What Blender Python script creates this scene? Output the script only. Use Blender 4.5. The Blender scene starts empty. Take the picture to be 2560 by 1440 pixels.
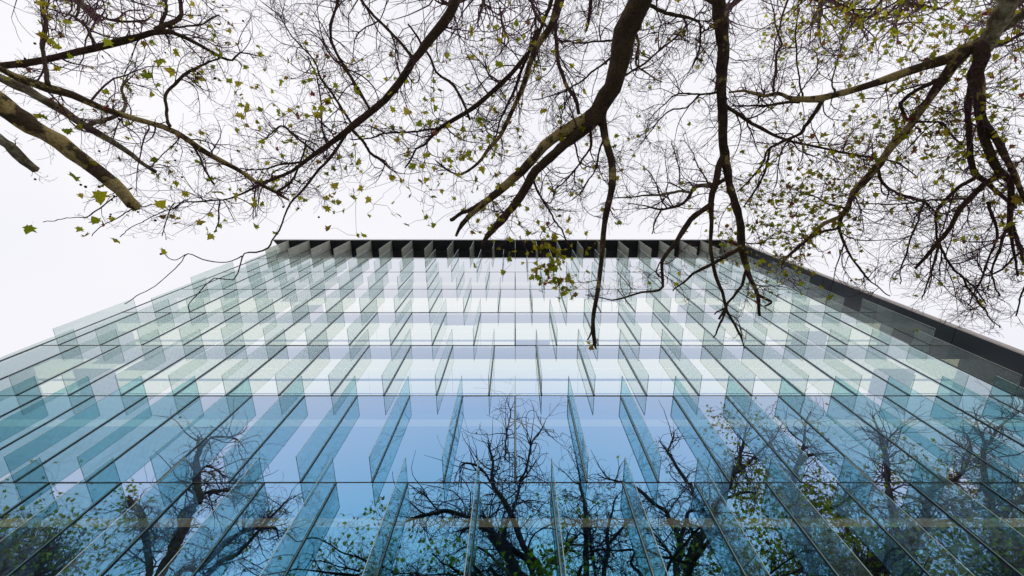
import bpy, math, random
import numpy as np
from mathutils import Vector

R = math.radians
random.seed(11)
rng = np.random.default_rng(11)
scene = bpy.context.scene
COL = scene.collection

# ------------------------------------------------------------------ camera
D = 7.0                       # metres from the lens to the glass
EYE = 1.6                     # lens height
FPX = 1089.0                  # focal length in pixels of a 2560 wide picture
CX, CY = 1288.0, 720.0
TH = math.atan(331.0 / FPX)   # tilt away from the zenith, towards the facade
S, C = math.sin(TH), math.cos(TH)
cam = bpy.data.cameras.new('camera')
cam.sensor_width = 36.0
cam.lens = 36.0 * FPX / 2560.0
cam.shift_x = -(CX - 1280.0) / 2560.0
cam.clip_start = 0.05
cam.clip_end = 3000.0
cam_ob = bpy.data.objects.new('camera', cam)
COL.objects.link(cam_ob)
cam_ob.location = (0, 0, EYE)
cam_ob.rotation_euler = (math.pi - TH, 0, 0)
cam_ob.rotation_euler = (math.pi / 2 + (math.pi / 2 - TH), 0, 0)
scene.camera = cam_ob

# ------------------------------------------------------------------ sky and sun
world = bpy.data.worlds.new('World')
scene.world = world
world.use_nodes = True
wn, wl = world.node_tree.nodes, world.node_tree.links
wn.clear()
SUN_EL, SUN_ROT = R(56), R(20)      # behind the building, veiled by cloud
wo = wn.new('ShaderNodeOutputWorld')
sky = wn.new('ShaderNodeTexSky'); sky.sky_type = 'NISHITA'; sky.sun_disc = False
sky.sun_elevation = SUN_EL; sky.sun_rotation = SUN_ROT
bg_sky = wn.new('ShaderNodeBackground'); bg_sky.inputs[1].default_value = 0.06
wl.new(sky.outputs[0], bg_sky.inputs[0])
geo = wn.new('ShaderNodeTexCoord')
cl = wn.new('ShaderNodeTexNoise'); cl.inputs['Scale'].default_value = 1.6; cl.inputs['Detail'].default_value = 3
wl.new(geo.outputs['Generated'], cl.inputs['Vector'])
cr = wn.new('ShaderNodeValToRGB')
cr.color_ramp.elements[0].position = 0.30; cr.color_ramp.elements[0].color = (0.92, 0.92, 0.985, 1)
cr.color_ramp.elements[1].position = 0.72; cr.color_ramp.elements[1].color = (1.04, 1.02, 1.05, 1)
wl.new(cl.outputs['Fac'], cr.inputs[0])
bg_cl = wn.new('ShaderNodeBackground'); bg_cl.inputs[1].default_value = 1.0
wl.new(cr.outputs[0], bg_cl.inputs[0])
mixw = wn.new('ShaderNodeMixShader'); mixw.inputs[0].default_value = 0.96   # closed overcast
wl.new(bg_sky.outputs[0], mixw.inputs[1]); wl.new(bg_cl.outputs[0], mixw.inputs[2])
wl.new(mixw.outputs[0], wo.inputs[0])

sun = bpy.data.lights.new('sun', 'SUN')
sun.energy = 0.6; sun.angle = R(14); sun.color = (1.0, 0.96, 0.9)
sun_ob = bpy.data.objects.new('sun', sun); COL.objects.link(sun_ob)
sun_ob.rotation_euler = (R(90) - SUN_EL, 0, math.pi - SUN_ROT)

vs = scene.view_settings
vs.view_transform = 'Standard'; vs.look = 'None'; vs.exposure = 0.0; vs.gamma = 1.0; vs.use_curve_mapping = False
scene.render.engine = 'CYCLES'
cy = scene.cycles
cy.max_bounces = 16; cy.diffuse_bounces = 3; cy.glossy_bounces = 8; cy.transmission_bounces = 8
cy.transparent_max_bounces = 96
cy.caustics_reflective = False; cy.caustics_refractive = False
cy.use_denoising = True

# ------------------------------------------------------------------ helpers
def mat(name):
    m = bpy.data.materials.new(name); m.use_nodes = True
    nt = m.node_tree; nt.nodes.clear()
    out = nt.nodes.new('ShaderNodeOutputMaterial')
    return m, nt, out

def N(nt, kind, **kw):
    n = nt.nodes.new(kind)
    for k, v in kw.items():
        setattr(n, k, v)
    return n

def ramp(nt, stops, src=None, interp='LINEAR'):
    r = nt.nodes.new('ShaderNodeValToRGB'); r.color_ramp.interpolation = interp
    el = r.color_ramp.elements
    while len(el) < len(stops): el.new(0.5)
    for e, (p, c) in zip(el, stops):
        e.position = p; e.color = (c[0], c[1], c[2], 1)
    if src is not None: nt.links.new(src, r.inputs[0])
    return r

def plain(name, col, rough=0.6, metal=0.0, var=0.15, scale=6.0, emit=0.0, emit_col=None, spec=0.5):
    m, nt, out = mat(name)
    p = N(nt, 'ShaderNodeBsdfPrincipled')
    tc = N(nt, 'ShaderNodeTexCoord'); no = N(nt, 'ShaderNodeTexNoise')
    no.inputs['Scale'].default_value = scale; no.inputs['Detail'].default_value = 5
    nt.links.new(tc.outputs['Object'], no.inputs['Vector'])
    lo = [max(0, c * (1 - var)) for c in col]; hi = [min(1, c * (1 + var)) for c in col]
    r = ramp(nt, [(0.3, lo), (0.7, hi)], no.outputs['Fac'])
    nt.links.new(r.outputs[0], p.inputs['Base Color'])
    p.inputs['Roughness'].default_value = rough; p.inputs['Metallic'].default_value = metal
    p.inputs['Specular IOR Level'].default_value = spec
    if emit:
        p.inputs['Emission Color'].default_value = (*(emit_col or col), 1)
        p.inputs['Emission Strength'].default_value = emit
    nt.links.new(p.outputs[0], out.inputs[0])
    return m

def link(name, me, parent=None, loc=None):
    o = bpy.data.objects.new(name, me)
    COL.objects.link(o)
    if parent is not None: o.parent = parent
    if loc is not None: o.location = loc
    return o

def empty(name, loc, label, cat, group=None):
    o = bpy.data.objects.new(name, None); COL.objects.link(o)
    o.location = loc; o.empty_display_size = 0.2
    o['label'] = label; o['category'] = cat
    if group: o['group'] = group
    return o

BOXF = [(0, 3, 2, 1), (4, 5, 6, 7), (0, 1, 5, 4), (1, 2, 6, 5), (2, 3, 7, 6), (3, 0, 4, 7)]
def box_me(name, x0, x1, y0, y1, z0, z1, mats, fmat=None, bevel=0.0):
    v = [(x0, y0, z0), (x1, y0, z0), (x1, y1, z0), (x0, y1, z0), (x0, y0, z1), (x1, y0, z1), (x1, y1, z1), (x0, y1, z1)]
    me = bpy.data.meshes.new(name); me.from_pydata(v, [], BOXF)
    for m in mats: me.materials.append(m)
    if fmat:
        for i, mi in fmat.items(): me.polygons[i].material_index = mi
    me.update()
    return me

# ------------------------------------------------------------------ materials
# facade glass: coated double glazing, blue reflection that turns white at grazing angles
M_GLASS, nt, out = mat('facade_glass')
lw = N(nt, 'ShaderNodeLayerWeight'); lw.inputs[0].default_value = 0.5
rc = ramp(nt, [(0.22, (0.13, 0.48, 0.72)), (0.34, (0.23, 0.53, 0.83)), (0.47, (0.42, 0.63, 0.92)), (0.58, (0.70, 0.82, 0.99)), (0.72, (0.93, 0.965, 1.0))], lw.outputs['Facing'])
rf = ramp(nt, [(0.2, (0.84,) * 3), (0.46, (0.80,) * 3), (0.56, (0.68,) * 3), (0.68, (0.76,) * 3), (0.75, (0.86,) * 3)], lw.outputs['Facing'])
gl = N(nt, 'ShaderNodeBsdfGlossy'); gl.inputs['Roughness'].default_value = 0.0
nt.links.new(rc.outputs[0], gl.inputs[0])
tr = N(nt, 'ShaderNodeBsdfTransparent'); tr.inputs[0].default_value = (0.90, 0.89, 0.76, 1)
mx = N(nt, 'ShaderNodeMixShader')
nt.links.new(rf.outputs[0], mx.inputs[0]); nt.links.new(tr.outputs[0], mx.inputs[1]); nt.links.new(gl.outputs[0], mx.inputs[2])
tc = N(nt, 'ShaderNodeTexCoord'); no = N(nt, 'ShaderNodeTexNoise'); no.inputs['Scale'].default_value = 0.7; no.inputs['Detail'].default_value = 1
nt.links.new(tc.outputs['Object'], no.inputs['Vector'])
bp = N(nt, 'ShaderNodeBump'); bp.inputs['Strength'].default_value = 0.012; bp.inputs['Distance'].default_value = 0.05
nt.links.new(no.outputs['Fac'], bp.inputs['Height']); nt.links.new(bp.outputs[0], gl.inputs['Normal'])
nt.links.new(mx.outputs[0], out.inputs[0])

M_CLEAR, nt, out = mat('inner_pane')
tr = N(nt, 'ShaderNodeBsdfTransparent'); tr.inputs[0].default_value = (0.97, 0.98, 0.98, 1)
nt.links.new(tr.outputs[0], out.inputs[0])

# fin glass: laminated green glass with a printed frit of fine horizontal lines
def fin_mat(name, tint, refl, frit_col, frit_amt, lines):
    m, nt, out = mat(name)
    tr = N(nt, 'ShaderNodeBsdfTransparent'); tr.inputs[0].default_value = (*tint, 1)
    gl = N(nt, 'ShaderNodeBsdfGlossy'); gl.inputs['Roughness'].default_value = 0.02; gl.inputs[0].default_value = (*refl, 1)
    lw = N(nt, 'ShaderNodeLayerWeight'); lw.inputs[0].default_value = 0.5
    tt = ramp(nt, [(0.10, tuple(t * 0.60 + 0.01 * i for i, t in enumerate(tint))), (0.21, tuple(t * 0.75 + 0.02 * i for i, t in enumerate(tint))), (0.34, tint), (0.50, tint)], lw.outputs['Facing'])   # tint deepens where seen face-on
    nt.links.new(tt.outputs[0], tr.inputs[0])
    fr = ramp(nt, [(0.0, (0.04,) * 3), (0.25, (0.05,) * 3), (0.45, (0.12,) * 3), (0.65, (0.26,) * 3), (0.85, (0.45,) * 3)], lw.outputs['Facing'])
    m1 = N(nt, 'ShaderNodeMixShader')
    nt.links.new(fr.outputs[0], m1.inputs[0]); nt.links.new(tr.outputs[0], m1.inputs[1]); nt.links.new(gl.outputs[0], m1.inputs[2])
    if lines:
        df = N(nt, 'ShaderNodeBsdfDiffuse'); df.inputs[0].default_value = (*frit_col, 1)
        tl = N(nt, 'ShaderNodeBsdfTranslucent'); tl.inputs[0].default_value = (*frit_col, 1)
        md = N(nt, 'ShaderNodeMixShader'); md.inputs[0].default_value = 0.5
        nt.links.new(df.outputs[0], md.inputs[1]); nt.links.new(tl.outputs[0], md.inputs[2])
        tc = N(nt, 'ShaderNodeTexCoord'); sp = N(nt, 'ShaderNodeSeparateXYZ')
        nt.links.new(tc.outputs['Object'], sp.inputs[0])
        def wave(sock, pitch, lo, hi):
            a = N(nt, 'ShaderNodeMath', operation='MULTIPLY'); a.inputs[1].default_value = 2 * math.pi / pitch
            nt.links.new(sock, a.inputs[0])
            b = N(nt, 'ShaderNodeMath', operation='SINE'); nt.links.new(a.outputs[0], b.inputs[0])
            c = N(nt, 'ShaderNodeMapRange'); c.inputs[1].default_value = -1; c.inputs[2].default_value = 1
            c.inputs[3].default_value = lo; c.inputs[4].default_value = hi
            nt.links.new(b.outputs[0], c.inputs[0])
            return c.outputs[0]
        w1 = wave(sp.outputs['Z'], 0.044, frit_amt * 0.97, frit_amt * 1.03)
        da = wave(sp.outputs['Z'], 0.26, -1, 1); db = wave(sp.outputs['Y'], 0.26, -1, 1)
        dm = N(nt, 'ShaderNodeMath', operation='MULTIPLY'); nt.links.new(da, dm.inputs[0]); nt.links.new(db, dm.inputs[1])
        de = N(nt, 'ShaderNodeMath', operation='MULTIPLY_ADD'); nt.links.new(dm.outputs[0], de.inputs[0]); de.inputs[1].default_value = 0.15; nt.links.new(w1, de.inputs[2])
        w1 = de.outputs[0]
        nz = N(nt, 'ShaderNodeTexNoise'); nz.inputs['Scale'].default_value = 1.3; nz.inputs['Detail'].default_value = 4
        nt.links.new(tc.outputs['Object'], nz.inputs['Vector'])
        ad = N(nt, 'ShaderNodeMapRange'); ad.inputs[1].default_value = 0.3; ad.inputs[2].default_value = 0.7
        ad.inputs[3].default_value = 0.93; ad.inputs[4].default_value = 1.07
        nt.links.new(nz.outputs['Fac'], ad.inputs[0])
        mu = N(nt, 'ShaderNodeMath', operation='MULTIPLY'); nt.links.new(w1, mu.inputs[0]); nt.links.new(ad.outputs[0], mu.inputs[1])
        cov = ramp(nt, [(0.10, (0.06,) * 3), (0.22, (0.09,) * 3), (0.36, (0.24,) * 3), (0.60, (0.34,) * 3), (0.85, (0.14,) * 3)], lw.outputs['Facing'])
        mv = N(nt, 'ShaderNodeMath', operation='MULTIPLY', use_clamp=True); nt.links.new(mu.outputs[0], mv.inputs[0]); nt.links.new(cov.outputs[0], mv.inputs[1])
        m2 = N(nt, 'ShaderNodeMixShader')
        nt.links.new(mv.outputs[0], m2.inputs[0]); nt.links.new(m1.outputs[0], m2.inputs[1]); nt.links.new(md.outputs[0], m2.inputs[2])
        nt.links.new(m2.outputs[0], out.inputs[0])
    else:
        nt.links.new(m1.outputs[0], out.inputs[0])
    return m
M_FIN = fin_mat('fin_glass_fritted', (0.85, 0.93, 0.91), (0.94, 0.99, 0.985), (0.90, 0.98, 0.93), 0.75, True)
M_FIN_LOW = fin_mat('fin_glass_tree_shade', (0.52, 0.79, 0.82), (0.80, 0.96, 1.0), (0.80, 0.98, 0.96), 0.42, True)     # tree shade on the lower floors, put into darker tint and less frit
M_FIN_TOP = fin_mat('fin_glass_brightened', (0.60, 0.70, 0.62), (0.97, 0.99, 0.95), (0.97, 0.98, 0.84), 2.1, True)  # brightness put into the frit, as little light reaches under the soffit
M_FIN2 = M_CLEAR
M_FINEDGE = plain('fin_glass_edge', (0.62, 0.78, 0.74), 0.15, var=0.1)

M_MULL = plain('dark_mullion_metal', (0.030, 0.030, 0.036), 0.4, 0.4)
M_SOFFIT = plain('black_soffit_panel', (0.016, 0.015, 0.018), 0.45, scale=1.5)
M_WHITE = plain('white_fascia', (0.78, 0.78, 0.80), 0.5)
M_CLAD = plain('dark_grey_cladding', (0.032, 0.038, 0.050), 0.42, 0.2, scale=0.7, var=0.2)
M_BEIGE = plain('beige_stone_edge', (0.80, 0.74, 0.70), 0.8, scale=3, var=0.06)
M_SPAN = plain('blue_grey_spandrel', (0.20, 0.32, 0.52), 0.6)
M_SLAB = plain('concrete_slab', (0.16, 0.17, 0.19), 0.8)
M_CEIL_OFF = plain('unlit_ceiling', (0.20, 0.24, 0.34), 0.8)
M_CEIL_ON = plain('lit_ceiling', (0.80, 0.80, 0.74), 0.8, var=0.04, emit=1.2, emit_col=(1.0, 0.97, 0.76))
M_STRIP = plain('lit_perimeter_strip', (0.80, 0.78, 0.60), 0.8, var=0.04, emit=0.34, emit_col=(1.0, 0.95, 0.68))
M_BLIND = plain('lilac_white_blind', (0.62, 0.64, 0.76), 0.9, var=0.05)
M_BACK = plain('office_back_wall', (0.05, 0.06, 0.09), 0.9)
M_ROOF = plain('grey_roof_membrane', (0.25, 0.25, 0.26), 0.9)
M_SIDE = plain('grey_rear_cladding', (0.22, 0.23, 0.25), 0.6, scale=1.0)

def bark_mat(name, cols, seed, scale=3.2):
    m, nt, out = mat(name)
    p = N(nt, 'ShaderNodeBsdfPrincipled'); p.inputs['Roughness'].default_value = 0.85
    p.inputs['Specular IOR Level'].default_value = 0.2
    tc = N(nt, 'ShaderNodeTexCoord'); mp = N(nt, 'ShaderNodeMapping')
    mp.inputs['Location'].default_value = (seed, seed * 2.1, seed * 0.7)
    nt.links.new(tc.outputs['Object'], mp.inputs[0])
    n1 = N(nt, 'ShaderNodeTexNoise'); n1.inputs['Scale'].default_value = scale; n1.inputs['Detail'].default_value = 6; n1.inputs['Roughness'].default_value = 0.62
    nt.links.new(mp.outputs[0], n1.inputs['Vector'])
    r1 = ramp(nt, cols, n1.outputs['Fac'])
    n2 = N(nt, 'ShaderNodeTexNoise'); n2.inputs['Scale'].default_value = 28; n2.inputs['Detail'].default_value = 5
    nt.links.new(mp.outputs[0], n2.inputs['Vector'])
    r2 = ramp(nt, [(0.35, (0.62, 0.60, 0.58)), (0.65, (1.1, 1.1, 1.05))], n2.outputs['Fac'])
    mm = N(nt, 'ShaderNodeMix', data_type='RGBA', blend_type='MULTIPLY'); mm.inputs[0].default_value = 1
    nt.links.new(r1.outputs[0], mm.inputs[6]); nt.links.new(r2.outputs[0], mm.inputs[7])
    nt.links.new(mm.outputs[2], p.inputs['Base Color'])
    bp = N(nt, 'ShaderNodeBump'); bp.inputs['Strength'].default_value = 0.6; bp.inputs['Distance'].default_value = 0.03
    nt.links.new(n2.outputs['Fac'], bp.inputs['Height']); nt.links.new(bp.outputs[0], p.inputs['Normal'])
    nt.links.new(p.outputs[0], out.inputs[0])
    return m
DK, BR, OL, PL = (0.072, 0.049, 0.033), (0.135, 0.093, 0.056), (0.60, 0.47, 0.19), (0.56, 0.51, 0.35)
M_BARK = {
    'dark': bark_mat('dark_brown_bark', [(0.36, DK), (0.60, BR), (0.72, (0.13, 0.10, 0.06))], 1.0),
    'mot': bark_mat('mottled_plane_bark', [(0.40, BR), (0.47, (0.10, 0.08, 0.05)), (0.52, OL), (0.68, (0.66, 0.54, 0.26))], 4.0, 2.6),
    'half': bark_mat('half_peeled_bark', [(0.44, DK), (0.52, BR), (0.565, (0.11, 0.085, 0.05)), (0.60, OL)], 7.0, 2.4),
    'pale': bark_mat('pale_flaking_bark', [(0.36, BR), (0.45, (0.24, 0.21, 0.14)), (0.60, PL), (0.7, (0.30, 0.33, 0.26))], 9.0, 5.0),
}
M_TWIG = plain('purple_brown_twig', (0.165, 0.085, 0.110), 0.9, var=0.3, scale=1.0, spec=0.1)
M_BALL = plain('dark_seed_ball', (0.030, 0.018, 0.016), 0.95, var=0.3, scale=30, spec=0.1)

M_LEAF, nt, out = mat('plane_leaf')
oi = N(nt, 'ShaderNodeObjectInfo'); ge = N(nt, 'ShaderNodeNewGeometry')
ad = N(nt, 'ShaderNodeMath', operation='ADD'); nt.links.new(oi.outputs['Random'], ad.inputs[0]); nt.links.new(ge.outputs['Random Per Island'], ad.inputs[1])
fr_ = N(nt, 'ShaderNodeMath', operation='FRACT'); nt.links.new(ad.outputs[0], fr_.inputs[0])
lr = ramp(nt, [(0.0, (0.28, 0.38, 0.02)), (0.30, (0.44, 0.48, 0.03)), (0.58, (0.58, 0.54, 0.03)), (0.84, (0.66, 0.56, 0.06)),
               (0.93, (0.34, 0.20, 0.04)), (0.99, (0.30, 0.07, 0.06))], fr_.outputs[0])
tc = N(nt, 'ShaderNodeTexCoord'); no = N(nt, 'ShaderNodeTexNoise'); no.inputs['Scale'].default_value = 14; no.inputs['Detail'].default_value = 3
nt.links.new(tc.outputs['Object'], no.inputs['Vector'])
vr = ramp(nt, [(0.35, (0.7, 0.7, 0.6)), (0.65, (1.15, 1.15, 1.1))], no.outputs['Fac'])
mm = N(nt, 'ShaderNodeMix', data_type='RGBA', blend_type='MULTIPLY'); mm.inputs[0].default_value = 1
nt.links.new(lr.outputs[0], mm.inputs[6]); nt.links.new(vr.outputs[0], mm.inputs[7])
df = N(nt, 'ShaderNodeBsdfDiffuse'); tl = N(nt, 'ShaderNodeBsdfTranslucent')
nt.links.new(mm.outputs[2], df.inputs[0]); nt.links.new(mm.outputs[2], tl.inputs[0])
ms = N(nt, 'ShaderNodeMixShader'); ms.inputs[0].default_value = 0.72
nt.links.new(df.outputs[0], ms.inputs[1]); nt.links.new(tl.outputs[0], ms.inputs[2]); nt.links.new(ms.outputs[0], out.inputs[0])

# ------------------------------------------------------------------ ground
def paving_mat():
    m, nt, out = mat('grey_paving')
    p = N(nt, 'ShaderNodeBsdfPrincipled'); p.inputs['Roughness'].default_value = 0.85
    tc = N(nt, 'ShaderNodeTexCoord'); br = N(nt, 'ShaderNodeTexBrick')
    br.inputs['Scale'].default_value = 1.6; br.inputs['Mortar Size'].default_value = 0.012
    br.inputs['Color1'].default_value = (0.44, 0.44, 0.43, 1); br.inputs['Color2'].default_value = (0.51, 0.51, 0.50, 1); br.inputs['Mortar'].default_value = (0.14, 0.14, 0.13, 1)
    nt.links.new(tc.outputs['Object'], br.inputs['Vector']); nt.links.new(br.outputs[0], p.inputs['Base Color'])
    nt.links.new(p.outputs[0], out.inputs[0]); return m
g = link('ground', box_me('ground', -1500, 1500, -1500, 1500, -1.0, -0.13, [plain('asphalt', (0.055, 0.055, 0.058), 0.9, scale=40)])); g['kind'] = 'structure'
g = link('pavement', box_me('pavement', -60, 60, -12, 40, -0.125, 0.0, [paving_mat()])); g['kind'] = 'structure'
g = link('kerb', box_me('kerb', -60, 60, -12.3, -12.003, -0.125, 0.006, [plain('kerb_stone', (0.33, 0.32, 0.31), 0.85)])); g['kind'] = 'structure'

# ------------------------------------------------------------------ building
BAY = 0.229 * D
HS = [-EYE / D, 0.0982, 0.6247, 1.1512, 1.6777, 2.2042, 2.7307, 3.2572, 3.7837, 4.3102, 4.790]   # floor lines over the lens, in D
XL, XR = -11.45 * BAY, 2.400 * D
FIN = 0.098 * D
bld = empty('office_building', (0, D, 0), 'glass office building with staggered vertical glass fins and black overhanging roof', 'building')
BL = Vector((0, D, 0))
def bpart(name, x0, x1, y0, y1, z0, z1, mats, fmat=None, parent=bld):
    me = box_me(name, x0 - BL.x, x1 - BL.x, y0 - BL.y, y1 - BL.y, z0, z1, mats, fmat)
    return link(name, me, parent)

mesh_cache = {}
def unit_box(key, w, d, h, mats, fmat=None):
    """box centred in x, from y=0 to y=d, from z=0 to z=h, shared between alike pieces"""
    k = (key, round(w, 3), round(d, 3), round(h, 3))
    if k not in mesh_cache:
        mesh_cache[k] = box_me(key, -w / 2, w / 2, 0, d, 0, h, mats, fmat)
    return mesh_cache[k]

rows = len(HS) - 1
for k in range(rows):
    z0, z1 = HS[k] * D + EYE, HS[k + 1] * D + EYE
    off = 0.5 if (k % 2 == 0) else 0.0      # joints shift half a bay from floor to floor
    xs = [(i + off) * BAY for i in range(-13, 13)]
    xs = [x for x in xs if XL + 0.15 < x < XR - 0.15]
    edges = [XL] + xs + [XR]
    for a, b in zip(edges[:-1], edges[1:]):
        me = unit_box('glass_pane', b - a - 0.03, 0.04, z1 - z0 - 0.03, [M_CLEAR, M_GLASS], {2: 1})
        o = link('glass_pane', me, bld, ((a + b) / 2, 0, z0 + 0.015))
        o.rotation_euler = (random.gauss(0, 0.0008), 0, random.gauss(0, 0.0010))
    link('mullion', unit_box('mullion', 0.052, 0.07, z1 - z0 - 0.006, [M_MULL]), bld, (XL + 0.016, -0.018, z0 + 0.003))
    for x in xs:
        me = unit_box('mullion', 0.052, 0.07, z1 - z0 - 0.006, [M_MULL])
        link('mullion', me, bld, (x, -0.018, z0 + 0.003))
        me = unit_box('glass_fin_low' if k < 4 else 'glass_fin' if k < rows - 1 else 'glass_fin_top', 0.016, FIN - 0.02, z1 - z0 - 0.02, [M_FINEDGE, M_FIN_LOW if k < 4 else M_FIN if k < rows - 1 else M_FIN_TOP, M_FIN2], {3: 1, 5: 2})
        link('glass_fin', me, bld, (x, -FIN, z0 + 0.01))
    bpart('transom', XL, XR, D - 0.008, D + 0.06, z1 - 0.016, z1 + 0.014 if k < rows - 1 else z1 - 0.004, [M_MULL])
    # inside: slab, ceiling, lit strip along the glass, office ceiling bays
    zc = z1 - 0.07 * D
    bpart('floor_slab', XL + 0.1, XR - 0.05, D + 0.30, D + 9.0, zc + 0.03, z1 + 0.02 if k < rows - 1 else z1 - 0.02, [M_SLAB])
    bpart('spandrel', XL + 0.1, XR - 0.05, D + 0.14, D + 0.29, zc + 0.012, z1 + 0.12 if k < rows - 1 else z1 - 0.03, [M_SPAN])
    lit_row = k in (4, 5, 6); e0 = 0.34 if lit_row else 0.50
    bpart('blind_box', XL + 0.1, XR - 0.05, D + 0.14, D + e0, zc - 0.01, zc + 0.008, [M_CEIL_OFF])
    strip_on = k <= 7
    bpart('ceiling_strip', XL + 0.1, XR - 0.05, D + e0 + 0.005, D + 0.735, zc - 0.012, zc + 0.01, [M_CEIL_ON if lit_row else M_STRIP if strip_on else M_CEIL_OFF])
    bpart('ceiling_beam', XL + 0.1, XR - 0.05, D + 1.16, D + 1.24, zc - 0.05, zc - 0.001, [M_SPAN])
    bpart('ceiling_rail', XL + 0.1, XR - 0.05, D + 1.78, D + 1.82, zc - 0.04, zc - 0.012, [M_CEIL_OFF])
    for a, b in zip(edges[:-1], edges[1:]):
        i = round((a / BAY) - off)
        if k >= 4 and b - a > 1.0 and random.random() < 0.17:      # a roller blind part way down
            drop = random.choice((0.5, 0.8, 1.2, 1.7))
            link('roller_blind', unit_box('roller_blind', b - a - 0.14, 0.02, drop, [M_BLIND]), bld, ((a + b) / 2, 0.10, z1 - 0.12 - drop))
        lit = (k in (4, 5, 6) and random.random() > 0.10) or (k == 7 and random.random() < 0.25)
        for (d0, d1) in ((0.74, 1.155), (1.245, 3.2)):
            on = lit and not (k == 5 and i == 0 and d0 > 1)
            me = unit_box('ceiling_panel_lit' if on else 'ceiling_panel', b - a - 0.02, d1 - d0, 0.02, [M_CEIL_ON if on else M_CEIL_OFF])
            link('ceiling_panel', me, bld, ((a + b) / 2, d0, zc - 0.01))
bpart('back_wall', XL + 0.1, XR - 0.05, D + 8.0, D + 8.2, 0.02, HS[-1] * D + EYE - 0.6, [M_BACK])

# roof with its black soffit; the left end of the overhang is cut back at an angle
ZS = HS[-1] * D + EYE
def prism(name, poly, z0, z1, mats, fm_side=0, fm_bot=0, fm_top=0, parent=bld):
    n = len(poly)
    v = [(x, y - D, z0) for x, y in poly] + [(x, y - D, z1) for x, y in poly]
    f = [tuple(reversed(range(n))), tuple(range(n, 2 * n))] + [(i, (i + 1) % n, (i + 1) % n + n, i + n) for i in range(n)]
    me = bpy.data.meshes.new(name); me.from_pydata(v, [], f)
    for m in mats: me.materials.append(m)
    me.polygons[0].material_index = fm_bot; me.polygons[1].material_index = fm_top
    for i in range(n): me.polygons[2 + i].material_index = fm_side
    return link(name, me, parent)
poly = [(-2.694 * D, D - FIN - 0.01), (2.400 * D - 0.003, D - FIN - 0.01), (2.400 * D - 0.003, D + 9), (XL, D + 9), (XL, D)]
rf_ = prism('roof', poly, ZS, ZS + 0.10, [M_WHITE, M_SOFFIT, M_ROOF], 0, 1, 2)
prism('fascia', [(-2.694 * D, D - FIN - 0.035), (2.400 * D - 0.003, D - FIN - 0.035), (2.400 * D - 0.003, D - FIN - 0.012), (-2.694 * D, D - FIN - 0.012)], ZS + 0.02, ZS + 0.30, [M_WHITE])
for x in (-2.60 * D, 2.0 * D):
    bpart('soffit_lamp', x - 0.25, x + 0.25, D - 0.20, D - 0.10, ZS - 0.12, ZS - 0.05, [M_WHITE])
bpart('side_wall', XL, XL + 0.09, D + 0.1, D + 9, 0.0, ZS - 0.003, [M_SIDE])
bpart('rear_wall', XL, XR, D + 9.003, D + 9.2, 0.0, ZS + 0.05, [M_SIDE])

# dark blade wall closing the right end, one cladding panel and one beige edge block a floor
for k in range(rows):
    z0, z1 = HS[k] * D + EYE, HS[k + 1] * D + EYE
    bpart('cladding_panel', XR, XR + 0.17, D - FIN, D + 9, z0 + 0.012, z1 - 0.012 if k < rows - 1 else ZS + 0.1, [M_CLAD])
    bpart('edge_block', XR + 0.003, XR + 0.25, D - FIN - 0.05, D - FIN - 0.003, z0 + 0.006, z1 - 0.006 if k < rows - 1 else ZS + 0.1, [M_BEIGE])
bpart('wall_core', XR + 0.03, XR + 0.16, D - FIN + 0.04, D + 8.9, 0.0, ZS, [M_MULL])

# ------------------------------------------------------------------ trees
def ray(px, py):
    a = (px - CX) / FPX; v = (CY - py) / FPX
    return np.array([a, S - C * v, C + S * v])
def P(px, py, h):                       # a point seen at that pixel, h metres over the lens
    d = ray(px, py); return d * (h / d[2]) + np.array([0, 0, EYE]), h / d[2]
def Q(px, py, b):                       # a point seen mirrored in the glass, b metres behind the lens
    b = b + 2.2; d = ray(px, py); t = (2 * D + b) / d[1]
    return np.array([d[0] * t, -b, d[2] * t + EYE]), t
def proj(p):
    x, y, z = p[..., 0], p[..., 1], p[..., 2] - EYE
    dep = y * S + z * C
    dep = np.where(dep < 0.3, 0.3, dep)
    return CX + FPX * x / dep, CY - FPX * (z * S - y * C) / dep, dep
LIM_X = [-400, 0, 120, 330, 470, 620, 700, 900, 1130, 1240, 1330, 1500, 1900, 2000, 2150, 2300, 2560, 3000]
LIM_Y = [380, 430, 520, 600, 600, 560, 520, 555, 600, 680, 770, 850, 850, 760, 740, 800, 860, 900]

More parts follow.
